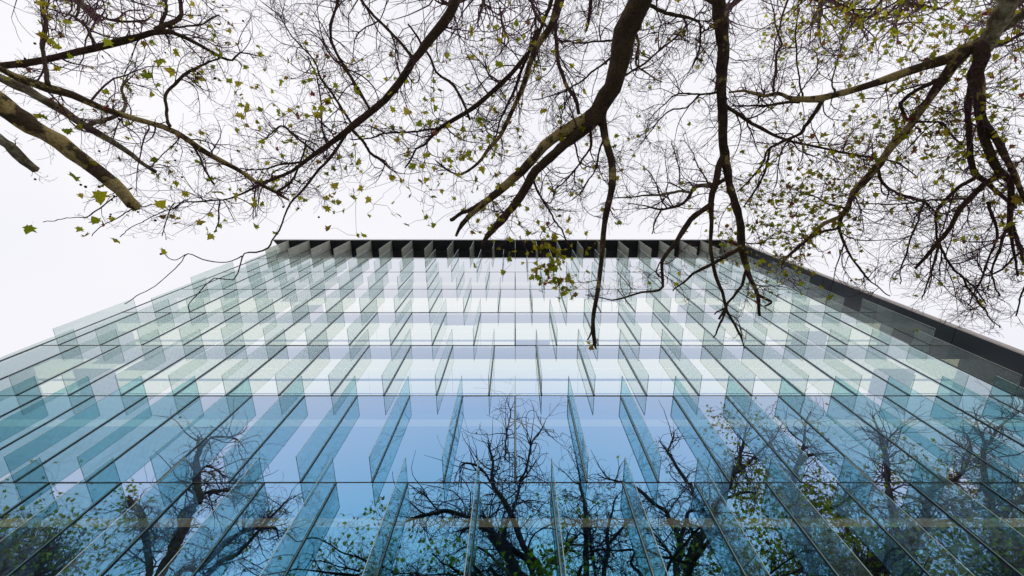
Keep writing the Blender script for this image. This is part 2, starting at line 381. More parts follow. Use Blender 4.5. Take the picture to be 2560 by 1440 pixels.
LEAFY = 0.21
class Tubes:
    def __init__(self): self.v = []; self.f = []; self.n = 0
    def add(self, pts, rad, ns):
        pts = np.asarray(pts, float); rad = np.asarray(rad, float); m = len(pts)
        tan = np.gradient(pts, axis=0)
        tan /= np.linalg.norm(tan, axis=1)[:, None] + 1e-9
        ref = np.array([0.31, 0.52, 0.79])
        if abs(np.dot(ref / np.linalg.norm(ref), tan[0])) > 0.9: ref = np.array([0.9, -0.3, 0.1])
        u = np.cross(tan, ref); u /= np.linalg.norm(u, axis=1)[:, None] + 1e-9
        w = np.cross(tan, u)
        ang = np.arange(ns) * 2 * math.pi / ns
        ring = pts[:, None, :] + rad[:, None, None] * (np.cos(ang)[None, :, None] * u[:, None, :] + np.sin(ang)[None, :, None] * w[:, None, :])
        self.v.append(ring.reshape(-1, 3))
        i = np.arange(m - 1)[:, None] * ns; j = np.arange(ns)[None, :]; j2 = (j + 1) % ns
        q = np.stack([i + j, i + j2, i + ns + j2, i + ns + j], -1).reshape(-1, 4) + self.n
        self.f.append(q); self.n += m * ns
        if ns >= 5:   # close the ends
            self.v.append(np.stack([pts[0] - tan[0] * rad[0] * 0.3, pts[-1] + tan[-1] * rad[-1] * 0.5]))
            a0 = np.arange(ns); a1 = (a0 + 1) % ns; base = self.n - m * ns
            self.f.append(np.stack([base + a1, base + a0, np.full(ns, self.n), np.full(ns, self.n)], -1))
            l = base + (m - 1) * ns
            self.f.append(np.stack([l + a0, l + a1, np.full(ns, self.n + 1), np.full(ns, self.n + 1)], -1))
            self.n += 2
    def mesh(self, name, material, origin):
        v = np.concatenate(self.v) - np.asarray(origin); f = np.concatenate(self.f)
        tri = f[:, 2] == f[:, 3]
        quads, tris = f[~tri], f[tri][:, :3]
        return raw_mesh(name, v, quads, tris, material)

def raw_mesh(name, v, quads, tris, material, smooth=True):
    me = bpy.data.meshes.new(name)
    me.vertices.add(len(v)); me.vertices.foreach_set('co', np.ascontiguousarray(v, np.float32).ravel())
    nl = quads.size + tris.size
    me.loops.add(nl)
    me.loops.foreach_set('vertex_index', np.concatenate([quads.ravel(), tris.ravel()]).astype(np.int32))
    npoly = len(quads) + len(tris)
    me.polygons.add(npoly)
    st = np.concatenate([np.arange(len(quads)) * 4, quads.size + np.arange(len(tris)) * 3]).astype(np.int32)
    me.polygons.foreach_set('loop_start', st)
    me.polygons.foreach_set('use_smooth', np.full(npoly, smooth))
    me.materials.append(material)
    me.update(calc_edges=True); me.validate()
    return me

def smooth_line(p, r, step):
    """Catmull-Rom resampling of points and radii"""
    p = np.asarray(p); r = np.asarray(r)
    if len(p) < 3:
        mid = (p[0] + p[-1]) / 2 + rng.normal(0, 0.02, 3) * np.linalg.norm(p[-1] - p[0])
        p = np.array([p[0], mid, p[-1]]); r = np.array([r[0], (r[0] + r[-1]) / 2, r[-1]])
    ext = np.vstack([2 * p[0] - p[1], p, 2 * p[-1] - p[-2]])
    op, orr = [], []
    for i in range(len(p) - 1):
        a, b, c, d = ext[i], ext[i + 1], ext[i + 2], ext[i + 3]
        n = max(2, int(np.linalg.norm(c - b) / step))
        for t in np.arange(n) / n:
            op.append(0.5 * (2 * b + (c - a) * t + (2 * a - 5 * b + 4 * c - d) * t * t + (3 * b - a - 3 * c + d) * t ** 3))
            orr.append(r[i] + (r[i + 1] - r[i]) * t)
    op.append(p[-1]); orr.append(r[-1])
    return np.array(op), np.array(orr)

# one plane leaf: five pointed lobes, folded along the midrib
def leaf_shape():
    pts = [(0, -0.34), (0.14, -0.20), (0.40, -0.24), (0.30, -0.04), (0.56, 0.12), (0.28, 0.14), (0.22, 0.26), (0.0, 0.62),
           (-0.22, 0.26), (-0.28, 0.14), (-0.56, 0.12), (-0.30, -0.04), (-0.40, -0.24), (-0.14, -0.20)]
    v = [(x, y, -0.28 * abs(x) ** 1.2 - 0.12 * y * y) for x, y in pts] + [(0, 0.02, 0.0)]
    v += [(0.008, -0.62, 0.05), (-0.008, -0.62, 0.05)]
    n = len(pts)
    t = [(i, (i + 1) % n, n) for i in range(n)] + [(0, n + 1, n + 2)]
    return np.array(v), np.array(t)
LV, LT = leaf_shape()
def leaf_variant(k):
    r = np.random.default_rng(k)
    v = LV.copy(); v[:, 0] *= r.uniform(0.8, 1.1); v[:, 1] *= r.uniform(0.85, 1.1)
    v[:, 2] = v[:, 2] * r.uniform(0.2, 1.9) + r.uniform(-0.25, 0.25) * v[:, 0] ** 2 + r.uniform(-.3, .3) * v[:, 0] * v[:, 1]
    v[:14] += r.normal(0, 0.025, (14, 3))
    return v
LEAF_VARS = [leaf_variant(k) for k in range(10)]
LEAF_MES = [raw_mesh('leaf', v, np.zeros((0, 4), int), LT, M_LEAF, False) for v in LEAF_VARS]
def ball_mesh():
    import bmesh
    bm = bmesh.new(); bmesh.ops.create_icosphere(bm, subdivisions=1, radius=1.0)
    me = bpy.data.meshes.new('seed_ball'); bm.to_mesh(me); bm.free(); me.materials.append(M_BALL); return me
BALL = ball_mesh()

def rot_rand():
    # hanging leaves: random heading, blade tilted off the horizontal
    a, b, c = rng.uniform(0, 2 * math.pi), rng.normal(0, 1.0), rng.normal(0, 0.8)
    return a, b, c
def rot_mat(a, b, c):
    ca, sa, cb, sb, cc, sc = math.cos(a), math.sin(a), math.cos(b), math.sin(b), math.cos(c), math.sin(c)
    rz = np.array([[ca, -sa, 0], [sa, ca, 0], [0, 0, 1]]); ry = np.array([[cc, 0, sc], [0, 1, 0], [-sc, 0, cc]]); rx = np.array([[1, 0, 0], [0, cb, -sb], [0, sb, cb]])
    return rz @ ry @ rx

class Tree:
    def __init__(self, base, label, name='plane_tree'):
        self.base = np.array(base, float)
        self.root = empty(name, tuple(self.base), label, 'tree', 'plane trees along the building')
        self.tw = Tubes(); self.leaves = []; self.balls = []
    def limb(self, pts, rad, bark, ns=9, name='limb', knob=0.06):
        L = np.linalg.norm(np.diff(np.asarray(pts), axis=0), axis=1).sum()
        p, r = smooth_line(pts, rad, max(0.06, min(0.25, L / 30)))
        r = r * (1 + knob * rng.normal(0, 1, len(r)))
        w = rng.normal(0, 1, p.shape); w = (w + np.roll(w, 1, 0) + np.roll(w, 2, 0) + np.roll(w, -1, 0)) / 2    # crooked growth
        w[0] = w[-1] = 0
        p = p + w * np.maximum(0.20 * r, 0.010)[:, None]
        t = Tubes(); t.add(p, r, ns)
        link(name, t.mesh(name, M_BARK[bark], self.base), self.root)
        return p, r
    def trunk(self, pts, rad, bark='half'):
        return self.limb(pts, rad, bark, 16, 'trunk', 0.03)
    # --- twigs: grown from a limb, lengths given in pixels of the photograph at that distance
    def twigs(self, p, r, mpp, spacing=20, length=(60, 220), leaf=0.25, lsize=(0.10, 0.19), start=0.0, thick=1.0, ballp=0.0, depth=3, up=0.15, mask=True):
        seg = np.linalg.norm(np.diff(p, axis=0), axis=1); cum = np.concatenate([[0], np.cumsum(seg)])
        total = cum[-1] / mpp
        n = max(1, int(total * (1 - start) / spacing / 1.6))
        for _ in range(n):
            s = (start + (1 - start) * rng.random() ** 0.85) * cum[-1]
            i = min(len(p) - 2, max(0, int(np.searchsorted(cum, s)) - 1))
            q = p[i] + (p[i + 1] - p[i]) * rng.random()
            tan = p[i + 1] - p[i]; tan = tan / (np.linalg.norm(tan) + 1e-9)
            d = tan * rng.uniform(0.1, 1.0) + rng.normal(0, 0.75, 3); d[2] += up
            L = 1.2 * rng.uniform(*length) * (1.15 - 0.45 * s / cum[-1]) * mpp
            r0 = min(r[i] * 0.65, rng.uniform(1.2, 2.4) * 0.5 * mpp * thick * (1 + L / mpp / 160))
            self.grow(q, d, L, r0, mpp, depth, leaf, lsize, thick, ballp, mask)
    def grow(self, q, d, L, r0, mpp, lev, leaf, lsize, thick, ballp, mask):
        d = d / (np.linalg.norm(d) + 1e-9)
        n = 8 if lev >= 3 else (6 if lev == 2 else 4)
        bend = rng.normal(0, 0.10, 3); pts = [q]; rr = [r0]; rmin = 0.34 * mpp * thick
        for i in range(n):
            bend = bend + rng.normal(0, 0.10, 3); d = d + bend + rng.normal(0, 0.17, 3); d /= np.linalg.norm(d)
            q = q + d * (L / n)
            pts.append(q); rr.append(max(rmin, r0 * (1 - 0.75 * (i + 1) / n)))
        pts = np.array(pts)
        if mask == 'far' and lev < 3:
            px, py, dep = proj(pts[-1:])
            if py[0] > -30 and rng.random() < 0.82: return
        if mask:
            px, py, dep = proj(pts)
            bad = py > np.interp(px, LIM_X, LIM_Y)
            bad |= pts[:, 1] > D - FIN - 0.5
            if bad.any():
                k = int(np.argmax(bad))
                if k < 3: return
                pts = pts[:k]; rr = rr[:k]
        self.tw.add(pts, np.array(rr), 4 if r0 > 1.6 * mpp * thick else 3)
        m = len(pts)
        if lev > 1:
            nc = int(rng.integers(4, 8)) if lev == 3 else int(rng.integers(1, 5))
            for _ in range(nc):
                i = int(rng.integers(1, m)); 
                dd = pts[i] - pts[i - 1]; dd = dd / (np.linalg.norm(dd) + 1e-9) + rng.normal(0, 0.62, 3)
                self.grow(pts[i], dd, L * rng.uniform(0.28, 0.62), rr[i] * 0.75, mpp, lev - 1, leaf, lsize, thick, ballp, mask)
        if lev <= 2 and rng.random() < leaf * LEAFY:
            for _ in range(int(rng.integers(1, 3))):
                e = pts[int(rng.integers(m // 2, m))]
                self.leaves.append((e + rng.normal(0, 0.03, 3), 0.86 * rng.uniform(*lsize)))
        if ballp and rng.random() < ballp:
            self.balls.append(pts[-1] + np.array([0, 0, -rng.uniform(0.02, 0.08)]))
    def cluster(self, c, spread, count, lsize):
        pts = [np.asarray(c, float)]
        for _ in range(count):
            q = np.asarray(c) + rng.normal(0, 1, 3) * spread
            if c[1] < -7 and proj(q[None])[1][0] > -20 and rng.random() < 0.75: continue
            sz = rng.uniform(*lsize)
            near = min(pts, key=lambda a: np.sum((a - q) ** 2))       # a spray of thin twigs carries the leaves
            d = q - near; l = np.linalg.norm(d) + 1e-9
            mids = [near + d * t + rng.normal(0, 0.10, 3) * l * (1 if 0 < t < 1 else 0) for t in (0, 0.35, 0.7, 1.0)]
            self.tw.add(np.array(mids), np.array([0.006, 0.005, 0.004, 0.003]) * (1.5 if spread > 0.6 else 1), 3)
            pts.append(q); self.leaves.append((q, sz))
    def finish(self, singles=300):
        if self.tw.n:
            o = link('twigs', self.tw.mesh('twigs', M_TWIG, self.base), self.root); o['kind'] = 'stuff'
        if self.leaves:
            pos = np.array([l[0] for l in self.leaves]); sz = np.array([l[1] for l in self.leaves])
            px, py, dep = proj(pos)
            seen = (px > -10) & (px < 2570) & (py > -10) & (py < 1450)
            score = np.where(seen, sz / dep, 0) + 1e-9 * sz
            order = np.argsort(-score)
            ones = [i for i in order[:singles] if seen[i]]
            one_set = set(ones); rest = [i for i in order if i not in one_set]
            for i in ones:
                a, b, c = rot_rand()
                o = link('leaf', LEAF_MES[int(rng.integers(10))], self.root, tuple(pos[i] - self.base))
                o.rotation_euler = (b, c, a); o.scale = (sz[i],) * 3
            if rest:
                vs_, ts_ = [], []
                for j, i in enumerate(rest):
                    v = LEAF_VARS[int(rng.integers(10))] * sz[i] @ rot_mat(*rot_rand()).T + pos[i] - self.base
                    vs_.append(v); ts_.append(LT + j * len(LV))
                o = link('foliage', raw_mesh('foliage', np.concatenate(vs_), np.zeros((0, 4), int), np.concatenate(ts_), M_LEAF, False), self.root)
                o['kind'] = 'stuff'
        for b in self.balls[:120]:
            o = link('seed_ball', BALL, self.root, tuple(b - self.base)); o.scale = (rng.uniform(0.016, 0.026),) * 3

def seen_limb(tree, data, h0, h1, bark='dark', pre=None, tw=True, ns=9, **kw):
    """data: (x, y, width) in the photograph's pixels; h0..h1 metres over the lens"""
    n = len(data); pts, rad, ts = [], [], []
    xy = np.array([(a, b) for a, b, _ in data], float)
    L = np.concatenate([[0], np.cumsum(np.linalg.norm(np.diff(xy, axis=0), axis=1))]); L /= L[-1]
    for (x, y, w), s in zip(data, L):
        p, t = P(x, y, h0 + (h1 - h0) * s)
        pts.append(p); rad.append(0.5 * w * t / FPX); ts.append(t / FPX)
    mpp = float(np.mean(ts)); k0 = 0
    if pre:
        for (q, r) in reversed(pre):
            pts.insert(0, np.array(q, float)); rad.insert(0, r)
    p, r = tree.limb(np.array(pts), rad, bark, ns if data[0][2] > 7 else 6)
    if tw:
        st = 0.0
        if pre:
            l = np.linalg.norm(np.diff(np.array(pts), axis=0), axis=1); st = l[:len(pre)].sum() / l.sum()
        tree.twigs(p, r, mpp, start=kw.pop('start', st), **kw)
    return p, r

def glass_limb(tree, data, b0, b1, bark='dark', pre=None, **kw):
    n = len(data); pts, rad, ts = [], [], []
    for i, (x, y, w) in enumerate(data):
        p, t = Q(x, y, b0 + (b1 - b0) * i / max(1, n - 1))
        pts.append(p); rad.append(0.5 * w * t / FPX); ts.append(t / FPX)
    mpp = float(np.mean(ts))
    if pre:
        for (q, r) in reversed(pre):
            pts.insert(0, np.array(q, float)); rad.insert(0, r)
    rad[-1] *= 0.3
    p, r = tree.limb(np.array(pts), rad, bark, 8 if data[0][2] > 9 else 6)
    st = 0.0
    if pre:
        l = np.linalg.norm(np.diff(np.array(pts), axis=0), axis=1); st = l[:len(pre)].sum() / l.sum()
    kw.setdefault('length', (45, 130)); kw.setdefault('spacing', 5.5); kw.setdefault('leaf', 0.2); kw.setdefault('lsize', (0.16, 0.30)); kw.setdefault('thick', 1.1); kw.setdefault('mask', 'far')
    tree.twigs(p, r, mpp, start=st, **kw)
    return p, r

# ---- tree at the left edge: thick pale limbs, few large leaves
t1 = Tree((-10.6, -1.6, 0), 'plane tree at the left edge with thick pale mottled limbs and seed balls')
J1 = ((-9.3, -0.9, 7.0), 0.34)
t1.trunk([(-10.6, -1.6, -0.3), (-10.5, -1.55, 1.0), (-10.2, -1.4, 3.6), (-9.6, -1.1, 6.2), (-9.0, -0.8, 7.9), (-10.2, -0.9, 9.8), (-12.6, -1.2, 11.8)],
         [0.50, 0.40, 0.37, 0.34, 0.27, 0.20, 0.10], 'pale')
a = dict(leaf=0.22, lsize=(0.10, 0.20), ballp=0.012)
seen_limb(t1, [(0, 265, 46), (55, 305, 45), (105, 335, 40), (175, 382, 36), (250, 432, 32), (300, 475, 30), (328, 507, 28), (345, 520, 20)], 6.2, 7.0, 'mot', [((-9.7, -1.2, 5.6), 0.20), (tuple(P(-450, -60, 5.2)[0]), 0.17), (tuple(P(-130, 172, 5.9)[0]), 0.16)], spacing=34, length=(50, 150), ns=14, start=0.55, **a)
seen_limb(t1, [(0, 345, 26), (35, 370, 24), (65, 402, 22), (90, 425, 18)], 6.0, 6.3, 'pale', [((-9.7, -1.2, 5.6), 0.12), (tuple(P(-450, 30, 5.2)[0]), 0.09), (tuple(P(-150, 240, 5.8)[0]), 0.085)], spacing=26, length=(30, 90), **a)
seen_limb(t1, [(0, 195, 22), (60, 225, 23), (125, 262, 22), (180, 295, 19), (250, 337, 16), (312, 375, 13), (350, 405, 10), (390, 430, 8)], 8.0, 9.0, 'pale', [((-9.7, -1.2, 5.6), 0.13), (tuple(P(-450, -30, 6.8)[0]), 0.11), (tuple(P(-120, 135, 7.6)[0]), 0.10)], spacing=12, length=(40, 130), **dict(a, leaf=0.3))
seen_limb(t1, [(0, 172, 14), (60, 200, 20), (120, 218, 22), (185, 238, 18), (260, 275, 14), (340, 300, 14), (410, 318, 13), (475, 352, 14), (525, 385, 13), (585, 417, 11), (635, 452, 9), (690, 482, 8), (722, 500, 5)], 7.2, 9.6, 'mot', [((-9.7, -1.2, 5.6), 0.11), (tuple(P(-450, -40, 6.3)[0]), 0.08), (tuple(P(-120, 115, 6.9)[0]), 0.07)], spacing=11, length=(60, 200), **a)
seen_limb(t1, [(690, 482, 7), (725, 455, 6), (742, 425, 5), (760, 380, 4), (765, 350, 3)], 9.5, 10.0, 'dark', spacing=14, length=(40, 100), **a)
seen_limb(t1, [(480, 358, 6), (500, 400, 5), (520, 440, 5), (535, 460, 6)], 8.6, 8.5, 'dark', spacing=18, length=(40, 90), **a)
seen_limb(t1, [(120, 210, 10), (115, 155, 9), (108, 110, 9), (115, 60, 9), (108, 0, 8), (100, -80, 6)], 7.5, 9.0, 'dark', spacing=18, length=(50, 150), **a)
seen_limb(t1, [(0, 165, 15), (112, 150, 15), (235, 120, 16), (380, 82, 15), (430, 80, 11), (495, 112, 8), (550, 144, 7), (582, 150, 5), (602, 132, 4), (640, 139, 3)], 9.2, 11.0, 'dark', [((-9.7, -1.2, 5.6), 0.12), (tuple(P(-450, 225, 8.0)[0]), 0.09), (tuple(P(-150, 185, 8.8)[0]), 0.085)], spacing=12, length=(60, 190), **a)
seen_limb(t1, [(390, 75, 14), (450, 42, 10), (452, 0, 9), (450, -60, 7)], 10.2, 11.4, 'dark', spacing=16, length=(50, 150), **a)
seen_limb(t1, [(400, 66, 9), (415, 20, 7), (416, 0, 6), (420, -60, 4)], 10.3, 11.4, 'dark', spacing=16, length=(50, 150), **a)
seen_limb(t1, [(235, 115, 7), (222, 80, 7), (190, 45, 6), (155, 30, 4), (118, 20, 3)], 9.8, 10.4, 'dark', spacing=13, length=(50, 140), **a)
seen_limb(t1, [(190, 42, 5), (200, 0, 6), (205, -50, 4)], 10.2, 11, 'dark', spacing=16, length=(50, 140), **a)
seen_limb(t1, [(420, 68, 5), (500, 62, 4), (548, 37, 3)], 10.4, 11, 'dark', spacing=13, length=(50, 140), **a)
seen_limb(t1, [(425, 315, 8), (412, 245, 7), (440, 205, 7), (495, 168, 6), (550, 146, 4)], 8.4, 9.6, 'dark', spacing=10, length=(50, 150), **a)
seen_limb(t1, [(215, 318, 12), (290, 288, 9), (312, 262, 8), (305, 225, 6), (320, 190, 3)], 8.6, 9.6, 'pale', spacing=9, length=(50, 140), **a)
# hanging outer twigs
for tw_ in ([(330, 470, 4), (280, 500, 3), (222, 540, 3), (175, 545, 2), (108, 555, 2)], [(380, 510, 3), (320, 530, 3), (265, 560, 2), (230, 590, 2)], [(470, 500, 3), (430, 520, 3), (360, 550, 2), (300, 592, 2)]):
    seen_limb(t1, tw_, 7.2, 7.4, 'dark', spacing=40, length=(15, 50), leaf=0.25, lsize=(0.14, 0.22), ballp=0.03, depth=2)
for (x, y, h, s) in ((185, 445, 6.2, 0.20), (248, 488, 6.2, 0.22), (72, 570, 6.6, 0.2), (240, 552, 6.8, 0.16), (200, 572, 6.8, 0.13), (215, 590, 6.8, 0.14), (290, 600, 6.8, 0.16), (400, 512, 7, 0.22),
                   (440, 556, 7.5, 0.18), (520, 575, 8, 0.17), (528, 590, 8, 0.16), (410, 628, 8, 0.18), (632, 500, 8, 0.2), (545, 478, 8, 0.3), (270, 105, 9, 0.2), (400, 155, 9, 0.25), (370, 192, 9, 0.25), (430, 178, 9, 0.22)):
    t1.leaves.append((P(x, y, h)[0], s))
for (x, y) in ((202, 462), (214, 467), (255, 465), (248, 467), (280, 500), (345, 530), (455, 443), (423, 515), (402, 635), (285, 490), (480, 380), (746, 521), (797, 543)):
    t1.balls.append(P(x, y, 7.4)[0])
t1.finish()

# ---- tall tree further left, seen mostly mirrored in the lower left panes
t2 = Tree((-16.6, -9.4, 0), 'tall leaning plane tree mirrored in the lower left panes')
t2.trunk([(-16.6, -9.4, -0.3), (-16.8, -9.3, 1.2), (-17.3, -9.3, 6.0), (-18.2, -9.2, 11.0), (-19.0, -9.2, 17.0)], [0.55, 0.44, 0.40, 0.34, 0.28])
JA = ((-18.6, -9.2, 15.0), 0.32)
glass_limb(t2, [(397, 1440, 22), (433, 1360, 28), (467, 1277, 30), (493, 1253, 22), (490, 1170, 16), (497, 1120, 12), (497, 1085, 6)], 7.0, 5.5, 'dark', [JA], leaf=0.35)
glass_limb(t2, [(367, 1440, 16), (367, 1360, 16), (353, 1293, 16), (327, 1253, 12), (320, 1240, 8)], 6.8, 6.2, 'dark', [JA], leaf=0.35)
glass_limb(t2, [(490, 1255, 10), (513, 1230, 8), (573, 1223, 6), (640, 1250, 3)], 6.3, 6.0, 'dark', leaf=0.35)
glass_limb(t2, [(490, 1190, 8), (520, 1167, 6), (567, 1200, 4)], 6.0, 5.8, 'dark', leaf=0.35)
glass_limb(t2, [(495, 1130, 6), (530, 1095, 5), (590, 1100, 4), (620, 1140, 3)], 5.8, 5.5, 'dark', leaf=0.3)
glass_limb(t2, [(440, 1440, 14), (500, 1420, 12), (567, 1360, 12), (617, 1327, 9), (683, 1320, 7), (700, 1353, 5)], 7.0, 6.0, 'dark', [((-18.4, -9.2, 13.6), 0.2)], leaf=0.3)
glass_limb(t2, [(520, 1440, 14), (600, 1380, 10), (680, 1290, 6), (730, 1240, 4)], 6.0, 5.0, 'dark', [((-18.3, -9.2, 13.0), 0.2)], leaf=0.3)
t2.cluster(Q(325, 1228, 6.2)[0], 0.5, 40, (0.2, 0.34)); t2.cluster(Q(310, 1290, 6.2)[0], 0.7, 40, (0.2, 0.32)); t2.cluster(Q(530, 1180, 6.0)[0], 0.6, 40, (0.2, 0.3))
t2.finish(150)

# ---- tree behind the lens: one long dark limb reaching left over the view, the rest mirrored at the centre
t3 = Tree((-1.4, -8.6, 0), 'dark limbed plane tree whose long branch slants from top centre to lower left')
t3.trunk([(-1.4, -8.6, -0.3), (-1.3, -8.5, 1.2), (-1.1, -8.5, 6.0), (-0.8, -8.8, 11.0), (-0.4, -9.2, 17.0)], [0.58, 0.46, 0.42, 0.37, 0.32], 'dark')
b = dict(leaf=0.10, lsize=(0.13, 0.22))
seen_limb(t3, [(1150, -40, 27), (1137, 0, 26), (1122, 35, 24), (1082, 92, 21), (1035, 152, 18), (995, 210, 17), (960, 252, 17), (890, 308, 17), (820, 362, 12), (765, 400, 10), (732, 427, 8), (690, 447, 7), (640, 469, 6), (575, 496, 4), (542, 500, 4), (492, 506, 4), (445, 508, 3), (425, 520, 3), (405, 590, 2)], 12.6, 10.5, 'dark', [((-1.0, -8.6, 8.5), 0.24), ((-1.3, -6.5, 11.6), 0.20)], spacing=11, length=(60, 220), **b)
seen_limb(t3, [(865, 335, 8), (825, 397, 7), (800, 422, 6), (775, 452, 6), (747, 485, 5), (727, 507, 5), (710, 542, 4), (697, 575, 4), (680, 600, 4), (670, 620, 4), (640, 630, 4), (612, 632, 3), (602, 660, 3), (585, 700, 3), (535, 695, 2.5), (495, 735, 2.5), (473, 760, 2), (475, 780, 2)], 12.2, 10.0, 'dark', spacing=30, length=(30, 120), **dict(b, leaf=0.25))
seen_limb(t3, [(605, 640, 3), (565, 655, 2.5), (520, 652, 2.5), (470, 635, 2.5), (455, 655, 2), (425, 682, 2), (385, 715, 2), (340, 740, 2), (312, 760, 2)], 10.3, 9.8, 'dark', spacing=60, length=(15, 50), depth=2, **b)
seen_limb(t3, [(470, 635, 2), (430, 650, 2), (405, 632, 2)], 10.0, 9.8, 'dark', tw=False)
seen_limb(t3, [(549, 500, 4), (546, 550, 3), (535, 580, 3)], 10.4, 10.2, 'dark', spacing=20, length=(15, 40), depth=2, **dict(b, leaf=0.6))
seen_limb(t3, [(1033, 145, 8), (985, 90, 7), (950, 55, 7), (910, 10, 7), (895, -20, 6), (860, -70, 4)], 12.4, 14.0, 'dark', spacing=13, length=(60, 200), **b)
seen_limb(t3, [(927, 275, 7), (865, 175, 8), (832, 112, 7), (828, 65, 7), (840, 25, 6), (844, -20, 6), (840, -80, 4)], 12.1, 14.5, 'dark', spacing=11, length=(60, 200), **b)
seen_limb(t3, [(880, 312, 6), (835, 240, 6), (800, 195, 5), (785, 150, 4), (730, 90, 3), (700, 40, 3), (655, 5, 2.5)], 12.1, 14.0, 'dark', spacing=10, length=(60, 190), **b)
seen_limb(t3, [(817, 360, 6), (807, 330, 5), (800, 260, 4), (795, 200, 4), (770, 140, 3)], 12.0, 13.5, 'dark', spacing=11, length=(60, 170), **dict(b, leaf=0.3))
seen_limb(t3, [(1020, 60, 4), (1068, 132, 6), (1095, 185, 6), (1130, 210, 7), (1155, 250, 7), (1175, 300, 6)], 14.5, 12.6, 'dark', spacing=22, length=(40, 130), **b)
seen_limb(t3, [(880, 325, 8), (905, 350, 7), (925, 380, 7), (945, 395, 7), (965, 412, 6)], 12.0, 11.4, 'dark', spacing=18, length=(50, 130), **b)
seen_limb(t3, [(790, 382, 6), (745, 345, 5), (710, 318, 5), (692, 322, 4), (665, 345, 3), (640, 330, 2)], 11.8, 12.4, 'dark', spacing=10, length=(50, 160), **dict(b, leaf=0.45))
seen_limb(t3, [(760, 405, 6), (700, 412, 5), (645, 425, 4), (600, 420, 3)], 11.6, 11.9, 'dark', spacing=12, length=(50, 150), **dict(b, leaf=0.4))
for (x, y, n, sx) in ((870, 440, 9, .35), (890, 500, 8, .5), (935, 510, 7, .5), (1010, 450, 8, .4), (690, 300, 12, .7), (760, 320, 14, .6), (830, 245, 10, .5), (680, 480, 8, .5), (1060, 480, 10, .5), (1085, 515, 5, .3)):
    t3.cluster(P(x, y, 11.3)[0], sx, n, (0.15, 0.24))
JB = ((-0.5, -9.1, 16.2), 0.36)
g3 = dict(leaf=0.10, length=(45, 150))
glass_limb(t3, [(1320, 1480, 34), (1290, 1440, 30), (1257, 1377, 30), (1233, 1343, 24), (1203, 1277, 12)], 7.0, 6.2, 'dark', [JB], **g3)
glass_limb(t3, [(1330, 1440, 16), (1273, 1367, 14), (1200, 1320, 8), (1130, 1330, 4)], 6.8, 6.0, 'dark', [JB], **g3)
glass_limb(t3, [(1345, 1440, 18), (1303, 1360, 15), (1273, 1280, 15), (1250, 1243, 12), (1227, 1207, 10), (1230, 1160, 7), (1223, 1123, 5), (1215, 1080, 3)], 7.0, 5.5, 'dark', [JB], **g3)
glass_limb(t3, [(1273, 1290, 9), (1293, 1227, 7), (1297, 1207, 6), (1317, 1173, 6), (1330, 1107, 5), (1353, 1077, 4), (1367, 1047, 3)], 6.2, 5.2, 'dark', **g3)
glass_limb(t3, [(1250, 1370, 12), (1263, 1310, 8), (1270, 1280, 5)], 6.5, 6.2, 'dark', **g3)
glass_limb(t3, [(1215, 1320, 11), (1177, 1297, 9), (1133, 1280, 10), (1100, 1280, 9), (1040, 1293, 8), (1003, 1313, 5)], 6.5, 5.8, 'dark', **g3)
glass_limb(t3, [(1097, 1278, 5), (1067, 1243, 4), (1023, 1210, 3)], 6.1, 5.8, 'dark', **g3)
glass_limb(t3, [(1225, 1207, 6), (1203, 1173, 6), (1160, 1157, 5), (1133, 1190, 3)], 6.0, 5.6, 'dark', **g3)
glass_limb(t3, [(1260, 1150, 4), (1265, 1080, 4), (1275, 1030, 3), (1265, 1005, 2)], 5.6, 5.2, 'dark', **g3)
t3.cluster(Q(950, 1290, 6.0)[0], 0.9, 45, (0.2, 0.34)); t3.cluster(Q(900, 1340, 6.0)[0], 0.9, 40, (0.2, 0.34)); t3.cluster(Q(1100, 1420, 6.0)[0], 1.0, 60, (0.2, 0.34)); t3.cluster(Q(820, 1420, 6)[0], 0.9, 40, (0.2, 0.34))
t3.finish()

# ---- the thickest trunk at top centre right that forks over the roof line
t4 = Tree((3.0, -6.2, 0), 'plane tree with the thickest dark trunk, forking above the roof line')
t4.trunk([(3.0, -6.2, -0.3), (2.95, -6.0, 1.2), (2.8, -5.4, 5.0), (2.55, -4.4, 8.4)], [0.55, 0.42, 0.36, 0.27], 'dark')
c = dict(leaf=0.10, lsize=(0.10, 0.18))
PRE4 = [((2.7, -5.0, 6.6), 0.30), ((2.42, -3.6, 9.2), 0.245)]
seen_limb(t4, [(1590, 0, 58), (1575, 50, 55), (1557, 120, 50), (1540, 185, 47), (1520, 237, 46), (1495, 282, 50), (1470, 297, 40)], 8.9, 9.7, 'dark', PRE4, spacing=30, length=(60, 220), ns=16, **c)
seen_limb(t4, [(1500, 275, 40), (1470, 295, 36), (1420, 322, 28), (1375, 355, 26), (1330, 400, 22), (1280, 450, 21), (1260, 467, 22), (1235, 487, 18), (1190, 525, 14), (1152, 562, 12), (1140, 590, 7)], 9.65, 10.6, 'mot', spacing=22, length=(40, 140), ns=12, **dict(c, leaf=0.2))
seen_limb(t4, [(1240, 483, 14), (1190, 515, 11), (1127, 550, 9)], 10.3, 10.6, 'dark', spacing=30, length=(20, 60), **c)
seen_limb(t4, [(1500, 285, 36), (1487, 297, 28), (1440, 340, 25), (1385, 385, 23), (1342, 430, 23), (1310, 475, 22), (1280, 515, 20), (1250, 552, 18), (1222, 590, 14), (1205, 615, 8)], 9.6, 10.2, 'dark', spacing=16, length=(40, 170), ns=12, **dict(c, leaf=0.25))
